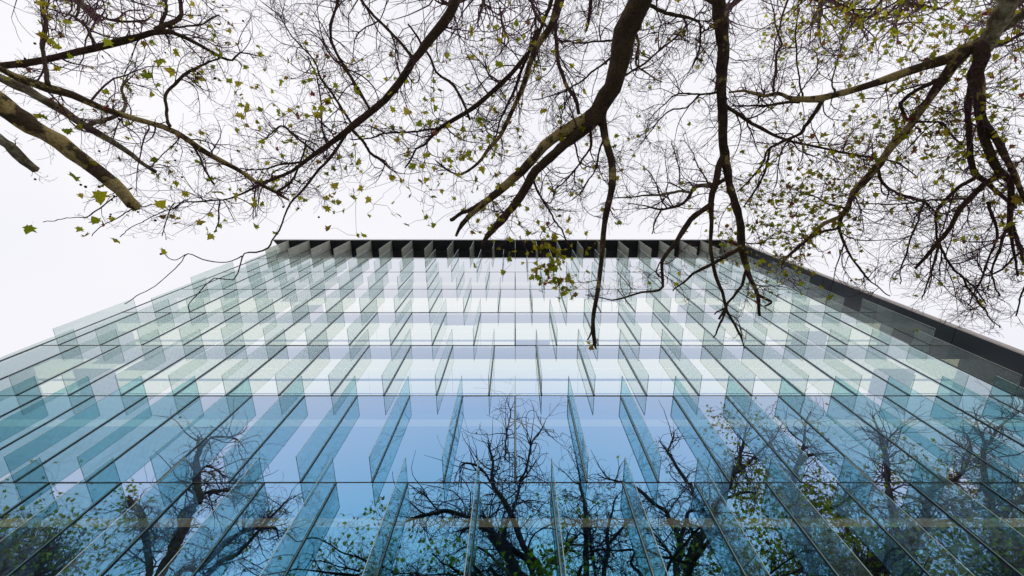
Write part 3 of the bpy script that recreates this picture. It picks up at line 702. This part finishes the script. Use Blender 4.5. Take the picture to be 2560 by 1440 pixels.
seen_limb(t4, [(1500, 270, 30), (1510, 300, 19), (1515, 350, 18), (1527, 392, 18), (1532, 440, 18), (1527, 487, 17), (1515, 535, 15), (1508, 584, 14), (1500, 660, 12), (1491, 734, 11), (1483, 805, 11), (1488, 858, 9), (1491, 873, 3)], 9.6, 8.6, 'half', spacing=26, length=(25, 110), ns=12, **c)
seen_limb(t4, [(1484, 800, 7), (1477, 835, 5), (1468, 850, 3)], 8.7, 8.6, 'dark', tw=False)
seen_limb(t4, [(1387, 50, 9), (1390, 107, 9), (1397, 155, 10), (1412, 205, 10), (1435, 240, 10), (1447, 283, 9)], 12.4, 10.4, 'half', spacing=16, length=(50, 160), **c)
PRE4b = [((2.65, -5.2, 8.0), 0.20), ((2.0, -4.8, 11.0), 0.15)]
seen_limb(t4, [(1412, -40, 24), (1400, 0, 24), (1387, 42, 20), (1375, 75, 17), (1337, 132, 15), (1312, 200, 13), (1280, 275, 12), (1250, 340, 10), (1225, 367, 10), (1205, 397, 8), (1185, 417, 7), (1152, 437, 6), (1122, 427, 4), (1090, 402, 3)], 12.0, 12.4, 'mot', PRE4b, spacing=11, length=(50, 180), **dict(c, leaf=0.3, lsize=(0.13, 0.22)))
seen_limb(t4, [(1385, -40, 10), (1380, 0, 10), (1365, 37, 9), (1345, 87, 8), (1322, 132, 9), (1280, 185, 12), (1227, 235, 12), (1165, 282, 12), (1105, 315, 10), (1060, 362, 6), (1040, 372, 5), (1030, 395, 4), (1012, 420, 4)], 12.6, 12.2, 'dark', [((1.9, -4.9, 11.4), 0.10)], spacing=10, length=(50, 190), **dict(c, leaf=0.3, lsize=(0.13, 0.22)))
seen_limb(t4, [(1345, 70, 8), (1320, 137, 8), (1297, 197, 8), (1280, 237, 7), (1250, 300, 5), (1235, 350, 3)], 12.6, 12.6, 'dark', spacing=11, length=(50, 160), **c)
seen_limb(t4, [(1100, 318, 6), (1030, 330, 5), (960, 333, 5), (935, 347, 4), (875, 348, 3)], 12.2, 12.0, 'dark', spacing=11, length=(50, 150), **c)
seen_limb(t4, [(1480, -50, 10), (1477, 0, 10), (1470, 55, 8), (1465, 78, 6)], 13.0, 13.0, 'dark', [((2.4, -5.2, 10.0), 0.08)], spacing=9, length=(50, 160), **c)
seen_limb(t4, [(1472, 305, 9), (1477, 362, 7), (1465, 387, 5), (1435, 425, 5), (1410, 455, 4), (1380, 480, 3)], 9.7, 10.0, 'dark', spacing=12, length=(40, 140), **c)
seen_limb(t4, [(1508, 350, 6), (1490, 410, 5), (1485, 430, 4), (1460, 470, 4), (1430, 500, 3)], 9.5, 9.6, 'dark', spacing=12, length=(40, 140), **c)
seen_limb(t4, [(1585, 70, 8), (1595, 115, 7), (1590, 160, 5), (1620, 185, 4), (1655, 205, 3)], 9.6, 10.6, 'mot', spacing=10, length=(50, 150), **c)
seen_limb(t4, [(1557, 192, 6), (1600, 165, 5), (1630, 140, 5), (1680, 100, 5), (1735, 45, 4), (1760, 15, 3)], 9.6, 11.0, 'dark', spacing=9, length=(60, 180), **c)
seen_limb(t4, [(1610, 8, 9), (1665, 30, 9), (1735, 48, 7), (1752, 60, 6), (1750, 110, 5), (1742, 140, 4), (1730, 172, 2)], 9.2, 10.4, 'dark', spacing=10, length=(50, 170), **c)
seen_limb(t4, [(1545, 100, 6), (1500, 102, 5), (1440, 108, 4), (1390, 100, 3)], 9.6, 10.6, 'dark', spacing=9, length=(50, 170), **c)
seen_limb(t4, [(1530, 142, 6), (1480, 180, 5), (1430, 220, 4), (1380, 240, 3), (1330, 250, 2.5)], 9.6, 10.6, 'dark', spacing=9, length=(50, 170), **c)
seen_limb(t4, [(1330, 445, 7), (1345, 480, 5), (1370, 520, 5), (1400, 570, 4), (1430, 620, 3)], 10.3, 9.8, 'dark', spacing=12, length=(40, 140), **dict(c, leaf=0.3))
for (x, y, n, sx) in ((1205, 350, 26, .45), (1180, 400, 16, .5), (1385, 680, 50, .22), (1405, 725, 24, .16), (1370, 630, 36, .26), (1360, 605, 14, .2), (1345, 690, 14, .14), (1465, 612, 6, .12), (1240, 620, 10, .35), (1300, 560, 12, .4), (1480, 855, 5, .08), (1550, 380, 10, .35), (1060, 320, 20, .5), (1290, 100, 14, .5)):
    t4.cluster(P(x, y, 9.8)[0], sx, n, (0.11, 0.20) if y > 590 and x < 1420 else (0.10, 0.20))
JC = ((3.5, -8.8, 13.5), 0.26)
t4.limb([(2.9, -5.8, 4.0), (3.1, -7.2, 8.0), JC[0]], [0.34, 0.28, 0.24], 'dark', 12)
g4 = dict(leaf=0.25)
glass_limb(t4, [(1467, 1480, 16), (1467, 1440, 15), (1467, 1327, 13), (1465, 1260, 11), (1450, 1200, 6), (1440, 1130, 3)], 7.2, 6.0, 'dark', [JC], **g4)
glass_limb(t4, [(1490, 1440, 8), (1480, 1360, 7), (1478, 1300, 4)], 7.0, 6.5, 'dark', [JC], **g4)
glass_limb(t4, [(1513, 1440, 13), (1523, 1377, 11), (1520, 1337, 9), (1530, 1293, 6), (1545, 1230, 3)], 7.0, 6.2, 'dark', [JC], **g4)
glass_limb(t4, [(1410, 1390, 9), (1427, 1360, 9), (1457, 1333, 9)], 6.4, 7.0, 'dark', **g4)
glass_limb(t4, [(1525, 1360, 8), (1560, 1320, 6), (1590, 1290, 4)], 7.0, 6.2, 'dark', **g4)
t4.cluster(Q(1400, 1270, 6.2)[0], 0.9, 40, (0.18, 0.3)); t4.cluster(Q(1390, 1400, 6.2)[0], 0.9, 70, (0.2, 0.34)); t4.cluster(Q(1450, 1420, 6.2)[0], 0.8, 50, (0.2, 0.34))
t4.finish()

# ---- the straight upright stem right of centre
t5 = Tree((6.6, -6.6, 0), 'plane tree with a straight two tone stem that splits in a narrow fork')
t5.trunk([(6.6, -6.6, -0.3), (6.55, -6.5, 1.2), (6.2, -6.0, 5.0), (5.6, -5.1, 8.2)], [0.52, 0.40, 0.34, 0.24], 'half')
d = dict(leaf=0.06, lsize=(0.10, 0.16))
seen_limb(t5, [(1805, -40, 35), (1805, 0, 34), (1808, 70, 32), (1810, 120, 28), (1807, 175, 28), (1805, 225, 23), (1807, 275, 23), (1807, 305, 24), (1810, 362, 22), (1812, 405, 24)], 9.8, 10.6, 'half', [((5.7, -5.2, 8.0), 0.24), ((5.0, -4.3, 9.5), 0.20)], spacing=20, length=(70, 230), ns=14, **d)
seen_limb(t5, [(1810, 390, 20), (1820, 430, 18), (1827, 475, 18), (1835, 510, 19), (1847, 555, 19), (1850, 600, 18), (1856, 627, 17), (1865, 667, 15), (1879, 704, 11), (1894, 737, 9), (1899, 789, 7)], 10.5, 10.2, 'half', spacing=24, length=(30, 130), ns=12, **dict(d, leaf=0.3))
seen_limb(t5, [(1893, 735, 8), (1929, 755, 6), (1912, 765, 4)], 10.2, 10.1, 'dark', tw=False)
seen_limb(t5, [(1810, 390, 18), (1797, 415, 16), (1787, 465, 14), (1777, 505, 14), (1780, 555, 10), (1779, 600, 9), (1781, 636, 9), (1790, 691, 9), (1806, 731, 8), (1818, 777, 7), (1839, 814, 6), (1851, 841, 6), (1861, 872, 2)], 10.5, 9.8, 'dark', spacing=34, length=(25, 90), ns=10, **d)
seen_limb(t5, [(1816, 765, 6), (1799, 814, 5), (1783, 844, 3)], 9.9, 9.8, 'dark', tw=False)
seen_limb(t5, [(1866, 675, 8), (1851, 719, 7), (1824, 750, 6), (1812, 771, 6), (1797, 798, 5)], 10.25, 10.0, 'dark', tw=False)
seen_limb(t5, [(1812, 771, 5), (1786, 786, 3)], 10.0, 9.9, 'dark', tw=False)
seen_limb(t5, [(1782, 508, 14), (1737, 540, 14), (1720, 562, 13), (1700, 590, 12), (1686, 612, 11), (1662, 642, 10), (1656, 667, 8), (1656, 716, 7), (1634, 728, 6), (1604, 731, 5), (1564, 743, 5), (1530, 749, 4), (1506, 743, 3), (1463, 737, 2)], 10.3, 9.6, 'dark', spacing=28, length=(20, 110), ns=10, **dict(d, leaf=0.10))
seen_limb(t5, [(1850, 622, 11), (1806, 646, 9), (1769, 667, 8), (1738, 682, 7), (1708, 707, 5), (1682, 727, 3)], 10.2, 9.9, 'dark', spacing=40, length=(20, 70), **d)
seen_limb(t5, [(1660, 700, 4), (1640, 680, 4), (1650, 655, 3)], 9.8, 9.9, 'dark', tw=False)
seen_limb(t5, [(1822, 445, 11), (1807, 452, 10), (1782, 465, 12), (1755, 464, 11), (1735, 467, 11), (1728, 480, 8), (1705, 477, 7), (1650, 485, 6), (1592, 490, 4), (1537, 495, 3)], 10.5, 10.6, 'pale', spacing=10, length=(40, 160), **d)
seen_limb(t5, [(1733, 470, 9), (1725, 487, 8), (1695, 515, 7), (1670, 520, 6), (1640, 522, 5), (1605, 512, 3), (1570, 508, 2.5)], 10.5, 10.5, 'dark', spacing=10, length=(40, 150), **d)
seen_limb(t5, [(1655, 520, 4), (1637, 552, 4), (1630, 585, 2.5)], 10.5, 10.3, 'dark', spacing=14, length=(30, 100), **d)
seen_limb(t5, [(1730, 465, 4), (1722, 457, 3), (1702, 465, 3), (1696, 420, 3), (1690, 390, 2.5), (1680, 350, 2)], 10.6, 11.2, 'dark', spacing=14, length=(40, 130), **d)
seen_limb(t5, [(1812, 262, 9), (1845, 285, 8), (1880, 310, 8), (1925, 335, 7), (1964, 350, 6), (2045, 367, 6), (2101, 380, 6), (2191, 397, 5), (2240, 405, 4), (2290, 440, 3)], 10.4, 11.8, 'dark', spacing=11, length=(50, 160), **dict(d, leaf=0.35))
seen_limb(t5, [(1800, 228, 6), (1750, 235, 5), (1692, 237, 4), (1650, 270, 3), (1620, 300, 2.5)], 10.3, 11.0, 'dark', spacing=9, length=(50, 170), **d)
seen_limb(t5, [(1750, 236, 5), (1715, 270, 4), (1675, 275, 4), (1640, 310, 3), (1600, 360, 2)], 10.5, 11.0, 'dark', spacing=9, length=(50, 150), **d)
for (x, y, n, sx) in ((1870, 560, 30, .40), (1900, 600, 34, .42), (1830, 600, 16, .30), (1930, 540, 24, .4), (1880, 500, 14, .4), (1810, 630, 14, .25), (1705, 705, 4, .12), (1630, 715, 3, .1)):
    t5.cluster(P(x, y, 10.6)[0], sx, n, (0.09, 0.16))
JD = ((8.0, -9.0, 15.0), 0.32)
t5.limb([(6.3, -6.2, 4.0), (6.9, -7.6, 9.0), JD[0]], [0.34, 0.30, 0.28], 'dark', 12)
g5 = dict(leaf=0.8)
glass_limb(t5, [(1690, 1440, 18), (1700, 1387, 16), (1697, 1350, 14), (1673, 1307, 11), (1663, 1280, 10), (1633, 1260, 10), (1590, 1220, 8), (1540, 1200, 6), (1500, 1190, 4)], 7.0, 5.8, 'dark', [JD], leaf=0.15)
glass_limb(t5, [(1717, 1440, 24), (1733, 1373, 24), (1760, 1320, 21), (1787, 1270, 20), (1823, 1207, 16), (1847, 1160, 10), (1860, 1100, 6), (1870, 1050, 3)], 7.0, 5.6, 'dark', [JD], **g5)
glass_limb(t5, [(1697, 1357, 10), (1713, 1307, 9), (1720, 1283, 8), (1747, 1270, 5)], 6.7, 6.5, 'dark', leaf=0.12)
glass_limb(t5, [(1770, 1300, 12), (1740, 1247, 9), (1723, 1207, 9), (1703, 1177, 9), (1677, 1133, 8), (1650, 1097, 5)], 6.4, 5.6, 'dark', leaf=0.15)
glass_limb(t5, [(1672, 1125, 5), (1687, 1087, 4), (1683, 1073, 3)], 5.8, 5.6, 'dark', leaf=0.15)
glass_limb(t5, [(1690, 1420, 9), (1683, 1400, 8), (1640, 1343, 6), (1600, 1310, 3)], 7.0, 6.2, 'dark', leaf=0.15)
glass_limb(t5, [(1835, 1190, 8), (1880, 1150, 6), (1930, 1100, 4), (1960, 1050, 3)], 6.0, 5.5, 'dark', **g5)
glass_limb(t5, [(1800, 1250, 8), (1860, 1230, 6), (1910, 1235, 4)], 6.2, 6.0, 'dark', **g5)
for (x, y, n, s) in ((1800, 1060, 110, 1.0), (1850, 1110, 130, 1.2), (1880, 1180, 150, 1.3), (1890, 1030, 60, .8), (1870, 1250, 130, 1.2), (1950, 1390, 150, 1.1), (1830, 1040, 60, .7)):
    t5.cluster(Q(x, y, 6.0)[0], s, int(n * 2.2), (0.22, 0.36))
t5.finish()

# ---- leafy tree at the right edge
t6 = Tree((11.8, -4.6, 0), 'leafy plane tree at the right edge with a yellow brown limb reaching left')
t6.trunk([(11.8, -4.6, -0.3), (11.7, -4.5, 1.2), (11.2, -4.2, 4.5), (10.2, -3.7, 8.0)], [0.52, 0.42, 0.36, 0.26], 'pale')
e = dict(leaf=0.42, lsize=(0.09, 0.16))
PRE6 = [((10.4, -3.8, 7.2), 0.26), ((9.4, -3.3, 9.4), 0.22)]
seen_limb(t6, [(2530, -40, 46), (2517, 0, 45), (2495, 50, 42), (2475, 100, 40), (2457, 130, 30)], 8.8, 9.3, 'pale', PRE6, spacing=20, length=(60, 180), ns=14, **e)
seen_limb(t6, [(2480, 92, 36), (2420, 120, 30), (2370, 147, 26), (2310, 170, 22), (2265, 180, 20), (2207, 200, 18), (2145, 222, 16), (2082, 240, 15), (2045, 250, 17), (1995, 250, 14), (1970, 243, 10), (1945, 232, 8), (1910, 240, 8), (1860, 227, 7), (1822, 231, 5)], 9.2, 10.9, 'mot', spacing=20, length=(60, 170), ns=12, **dict(e, leaf=0.2))
seen_limb(t6, [(2000, 252, 9), (1987, 255, 8), (1945, 260, 7), (1920, 263, 6), (1830, 265, 4)], 10.7, 11.0, 'dark', spacing=12, length=(50, 150), **dict(e, leaf=0.03))
seen_limb(t6, [(2058, 248, 11), (2035, 283, 10), (2012, 317, 9), (2001, 335, 8), (1964, 350, 7), (1920, 376, 6), (1912, 402, 5), (1880, 442, 4), (1842, 480, 3)], 10.5, 10.8, 'dark', spacing=15, length=(40, 140), **dict(e, leaf=0.12))
seen_limb(t6, [(1925, 374, 6), (1912, 430, 5), (1885, 480, 5), (1860, 517, 3)], 10.7, 10.8, 'dark', spacing=14, length=(40, 120), **e)
for dd in ([(1935, 228, 6), (1942, 137, 6), (1955, 110, 5), (1937, 50, 3), (1927, 0, 2.5)], [(2007, 244, 5), (1997, 187, 4), (1990, 110, 4), (1992, 62, 3), (1998, 20, 2)], [(2087, 234, 5), (2080, 205, 4), (2095, 145, 3), (2110, 95, 2)], [(1990, 245, 4), (2030, 190, 3), (2070, 150, 2), (2100, 120, 2)]):
    seen_limb(t6, dd, 10.8, 12.5, 'dark', spacing=13, length=(40, 130), **dict(e, leaf=0.02))
seen_limb(t6, [(2420, 122, 28), (2382, 165, 26), (2350, 205, 22), (2320, 250, 19), (2290, 292, 19), (2264, 327, 18), (2226, 367, 17), (2197, 411, 18), (2162, 452, 17), (2133, 481, 15), (2118, 519, 14), (2101, 542, 12), (2066, 557, 10), (2031, 589, 9), (1993, 621, 8), (1964, 645, 6), (1943, 660, 4)], 9.4, 10.4, 'mot', spacing=11, length=(50, 160), ns=12, **dict(e, leaf=0.5))
seen_limb(t6, [(2104, 540, 8), (2095, 569, 7), (2048, 583, 6), (2007, 612, 5), (1972, 636, 4)], 10.1, 10.3, 'dark', spacing=12, length=(40, 130), **e)
seen_limb(t6, [(2102, 545, 8), (2098, 571, 8), (2109, 607, 6), (2122, 636, 5), (2152, 676, 5), (2186, 710, 3), (2225, 740, 2.5)], 10.1, 10.0, 'dark', spacing=12, length=(40, 150), **dict(e, leaf=0.2))
seen_limb(t6, [(2194, 420, 8), (2203, 452, 7), (2235, 481, 6), (2285, 499, 6), (2314, 507, 6), (2334, 525, 4), (2380, 540, 3)], 9.9, 10.0, 'dark', spacing=14, length=(40, 140), **e)
seen_limb(t6, [(2112, 522, 6), (2072, 510, 5), (2037, 493, 4), (2002, 481, 3), (1970, 467, 2.5)], 10.1, 10.5, 'dark', spacing=8, length=(40, 130), **dict(e, leaf=0.6))
seen_limb(t6, [(2470, 100, 34), (2457, 125, 32), (2440, 187, 30), (2432, 225, 24), (2422, 250, 14), (2422, 300, 12), (2423, 353, 12), (2428, 402, 14), (2442, 437, 14), (2465, 452, 12), (2503, 490, 9), (2540, 520, 6)], 9.2, 9.4, 'dark', spacing=14, length=(50, 170), ns=12, **e)
seen_limb(t6, [(2438, 200, 26), (2447, 250, 20), (2454, 309, 17), (2471, 376, 18), (2497, 426, 18), (2521, 455, 14), (2527, 513, 12), (2524, 557, 10), (2530, 620, 6), (2545, 690, 4)], 9.0, 9.2, 'dark', spacing=14, length=(50, 170), ns=10, **e)
seen_limb(t6, [(2448, 180, 18), (2456, 260, 15), (2460, 303, 14), (2480, 338, 15), (2503, 376, 15), (2527, 417, 14), (2541, 452, 13), (2560, 500, 10), (2590, 560, 8)], 8.9, 9.0, 'half', spacing=16, length=(50, 170), ns=10, **e)
seen_limb(t6, [(2500, 435, 13), (2460, 461, 14), (2422, 496, 13), (2398, 528, 11), (2375, 566, 10), (2346, 604, 10), (2314, 642, 8), (2288, 671, 6)], 9.2, 9.6, 'dark', spacing=12, length=(40, 150), **dict(e, leaf=0.12))
seen_limb(t6, [(2442, 440, 10), (2387, 478, 8), (2358, 505, 7), (2340, 537, 6), (2340, 572, 5), (2343, 612, 5)], 9.3, 9.6, 'dark', spacing=12, length=(40, 150), **dict(e, leaf=0.1))
seen_limb(t6, [(2346, 604, 7), (2358, 627, 6), (2372, 659, 6), (2401, 688, 5), (2439, 725, 4), (2464, 759, 3)], 9.5, 9.5, 'dark', spacing=9, length=(40, 150), **dict(e, leaf=0.05))
seen_limb(t6, [(2424, 495, 7), (2416, 497, 6), (2328, 499, 5), (2241, 509, 4), (2136, 507, 3)], 9.4, 10.0, 'pale', spacing=11, length=(40, 150), **dict(e, leaf=0.1))
seen_limb(t6, [(2640, -10, 26), (2560, 35, 24), (2520, 60, 22), (2490, 85, 18)], 8.6, 9.2, 'pale', [((10.3, -3.6, 8.2), 0.15)], spacing=26, length=(50, 150), **e)
seen_limb(t6, [(2345, 200, 11), (2295, 225, 9), (2257, 252, 9), (2250, 265, 8), (2262, 292, 6), (2275, 306, 5)], 9.6, 9.9, 'dark', spacing=9, length=(40, 140), **e)
seen_limb(t6, [(2470, 118, 9), (2490, 115, 8), (2560, 85, 8), (2620, 60, 6)], 9.2, 9.6, 'half', spacing=12, length=(50, 150), **e)
seen_limb(t6, [(2280, 306, 6), (2352, 306, 5), (2375, 332, 5), (2410, 370, 4)], 9.7, 9.6, 'dark', spacing=10, length=(40, 140), **e)
seen_limb(t6, [(2240, -60, 7), (2207, 0, 5), (2185, 22, 5), (2160, 48, 4), (2160, 70, 3), (2190, 97, 2.5)], 11.6, 11.4, 'dark', [((10.0, -4.0, 10.6), 0.08)], spacing=7, length=(40, 130), **dict(e, leaf=0.6))
seen_limb(t6, [(2185, 22, 4), (2130, 24, 4), (2100, 8, 3)], 11.4, 11.6, 'dark', spacing=7, length=(40, 120), **dict(e, leaf=0.7))
seen_limb(t6, [(2525, 560, 8), (2500, 620, 6), (2480, 680, 4), (2500, 740, 3)], 9.1, 9.2, 'dark', spacing=10, length=(40, 160), **dict(e, leaf=0.1))
for dd in ([(2470, 505, 8), (2490, 600, 5), (2450, 700, 4), (2420, 765, 2.5)], [(2530, 560, 8), (2562, 680, 5), (2540, 790, 3)], [(2310, 507, 5), (2262, 640, 4), (2250, 710, 2.5)], [(2346, 610, 6), (2330, 680, 4), (2305, 750, 2.5)], [(2400, 690, 5), (2450, 760, 4), (2500, 820, 2.5)]):
    seen_limb(t6, dd, 9.3, 9.4, 'dark', spacing=15, length=(40, 150), **dict(e, leaf=0.05))
seen_limb(t6, [(2560, 620, 6), (2520, 660, 5), (2470, 690, 4), (2440, 650, 3)], 9.1, 9.2, 'dark', spacing=10, length=(40, 150), **dict(e, leaf=0.1))
for (x, y, n, sx) in ((2280, 130, 60, .55), (2380, 80, 30, .5), (2330, 200, 50, .5), (2390, 260, 70, .5), (2250, 320, 70, .6), (2180, 360, 50, .5), (2100, 470, 60, .5), (2020, 440, 60, .5), (1980, 500, 70, .5), (2030, 560, 60, .45), (1960, 580, 50, .4),
                      (2400, 330, 50, .5), (2350, 400, 40, .6), (2130, 60, 40, .4), (2200, 30, 20, .35), (2460, 60, 40, .5), (2530, 250, 30, .5), (2480, 560, 20, .6), (1960, 690, 14, .3), (2000, 670, 14, .3)):
    t6.cluster(P(x, y, 10.2)[0], sx, n, (0.08, 0.17))
for (x, y, s) in ((2065, 340, 0.22), (2400, 420, 0.28), (2540, 500, 0.3), (2440, 520, 0.25), (2290, 690, 0.22), (2075, 742, 0.2), (2292, 828, 0.16), (2500, 350, 0.25), (2420, 80, 0.25), (2520, 560, .3)):
    t6.leaves.append((P(x, y, 9.0)[0], s))
t6.finish()

# ---- two far right trees, seen mirrored in the lower right panes
t7 = Tree((17.0, -9.6, 0), 'broad forked plane tree mirrored in the lower right panes')
t7.trunk([(17.0, -9.6, -0.3), (17.1, -9.5, 1.2), (17.5, -9.4, 6.0), (18.2, -9.3, 12.0), (18.8, -9.3, 16.5)], [0.60, 0.48, 0.44, 0.40, 0.36], 'dark')
JE = ((18.5, -9.3, 14.6), 0.40)
g7 = dict(leaf=0.6, spacing=5)
glass_limb(t7, [(2150, 1470, 38), (2190, 1420, 34), (2250, 1357, 32), (2303, 1320, 20), (2320, 1260, 16), (2340, 1213, 12), (2387, 1200, 8), (2413, 1170, 6), (2430, 1120, 3)], 7.0, 5.8, 'dark', [JE], **g7)
glass_limb(t7, [(2252, 1350, 18), (2233, 1280, 15), (2220, 1200, 13), (2210, 1140, 12), (2197, 1087, 8), (2180, 1040, 3)], 6.8, 5.5, 'dark', **g7)
glass_limb(t7, [(2212, 1125, 5), (2230, 1087, 4), (2290, 1050, 3)], 5.8, 5.5, 'dark', **g7)
glass_limb(t7, [(2060, 1480, 24), (2037, 1440, 20), (2017, 1343, 18), (1990, 1277, 14), (1983, 1193, 14), (2013, 1143, 9), (2087, 1133, 5)], 7.2, 5.8, 'dark', [((17.9, -9.4, 11.0), 0.26)], **g7)
glass_limb(t7, [(1983, 1185, 9), (2007, 1110, 6), (2012, 1060, 4), (2030, 1020, 2)], 6.0, 5.5, 'dark', **g7)
glass_limb(t7, [(2010, 1330, 12), (2060, 1280, 8), (2110, 1260, 5), (2150, 1200, 3)], 6.8, 6.0, 'dark', **g7)
glass_limb(t7, [(2300, 1325, 12), (2370, 1300, 8), (2430, 1320, 5)], 6.6, 6.2, 'dark', **g7)
glass_limb(t7, [(2200, 1420, 14), (2140, 1400, 9), (2090, 1410, 6), (2040, 1380, 3)], 7.0, 6.2, 'dark', **g7)
for (x, y, n, s) in ((2000, 1230, 150, 1.3), (2090, 1300, 170, 1.4), (2130, 1400, 150, 1.2), (2220, 1430, 110, 1.0), (2380, 1400, 130, 1.4), (2320, 1200, 80, 1.2), (2050, 1110, 60, 1.0), (2250, 1150, 60, 1.0), (2400, 1180, 70, 1.0)):
    t7.cluster(Q(x, y, 6.2)[0], s * 1.1, int(n * 3.2), (0.22, 0.38))
t7.finish(120)
t8 = Tree((24.6, -9.8, 0), 'bare crowned plane tree mirrored at the far right end of the glass')
t8.trunk([(24.6, -9.8, -0.3), (24.6, -9.7, 1.2), (24.9, -9.6, 6.0), (25.4, -9.5, 12.0), (25.9, -9.4, 17.0)], [0.50, 0.40, 0.36, 0.32, 0.27], 'dark')
glass_limb(t8, [(2540, 1460, 20), (2517, 1393, 18), (2487, 1293, 17), (2470, 1227, 15), (2457, 1177, 12), (2463, 1110, 8), (2453, 1080, 5), (2430, 1020, 3)], 7.2, 5.8, 'dark', [((25.7, -9.4, 15.5), 0.28)], leaf=0.2)
glass_limb(t8, [(2490, 1290, 10), (2540, 1257, 8), (2580, 1230, 7), (2640, 1190, 4)], 6.8, 6.4, 'dark', leaf=0.2)
glass_limb(t8, [(2460, 1160, 6), (2433, 1133, 5), (2423, 1093, 4), (2400, 1060, 2)], 6.2, 5.9, 'dark', leaf=0.2)
glass_limb(t8, [(2460, 1120, 6), (2500, 1070, 5), (2540, 1040, 4), (2580, 1000, 3)], 6.0, 5.6, 'dark', leaf=0.2)
t8.finish(60)

# ---- two outermost trees of the row, seen only mirrored through the fins
t9 = Tree((-29.0, -8.5, 0), 'leafy tree mirrored behind the fins in the lower left corner')
t9.trunk([(-29.0, -8.5, -0.3), (-29.1, -8.5, 1.2), (-29.3, -8.5, 7.0), (-29.8, -8.6, 13.0)], [0.5, 0.4, 0.34, 0.24], 'dark')
for (x, y) in ((-40, 1340), (40, 1330), (120, 1350), (190, 1400), (-100, 1380), (20, 1420)):
    glass_limb(t9, [(60, 1475, 14), ((60 + x) / 2 + 8, (1475 + y) / 2, 10), (x, y, 4)], 6.3, 6.0, 'dark', [((-29.8, -8.6, 13.0), 0.18)], leaf=0.8)
    t9.cluster(Q(x, y + 20, 6.0)[0], 1.8, 260, (0.2, 0.34))
t9.finish(40)
t10 = Tree((31.5, -8.8, 0), 'leafy tree mirrored behind the fins in the lower right corner')
t10.trunk([(31.5, -8.8, -0.3), (31.5, -8.7, 1.2), (31.6, -8.6, 7.0), (32.0, -8.6, 13.0)], [0.5, 0.4, 0.34, 0.24], 'dark')
for (x, y) in ((2500, 1360), (2570, 1310), (2640, 1340), (2450, 1410), (2560, 1400)):
    glass_limb(t10, [(2570, 1475, 14), ((2570 + x) / 2 - 8, (1475 + y) / 2, 10), (x, y, 4)], 6.3, 6.0, 'dark', [((32.0, -8.6, 13.0), 0.18)], leaf=0.8)
    t10.cluster(Q(x, y + 20, 6.0)[0], 1.8, 300, (0.2, 0.34))
t10.finish(40)
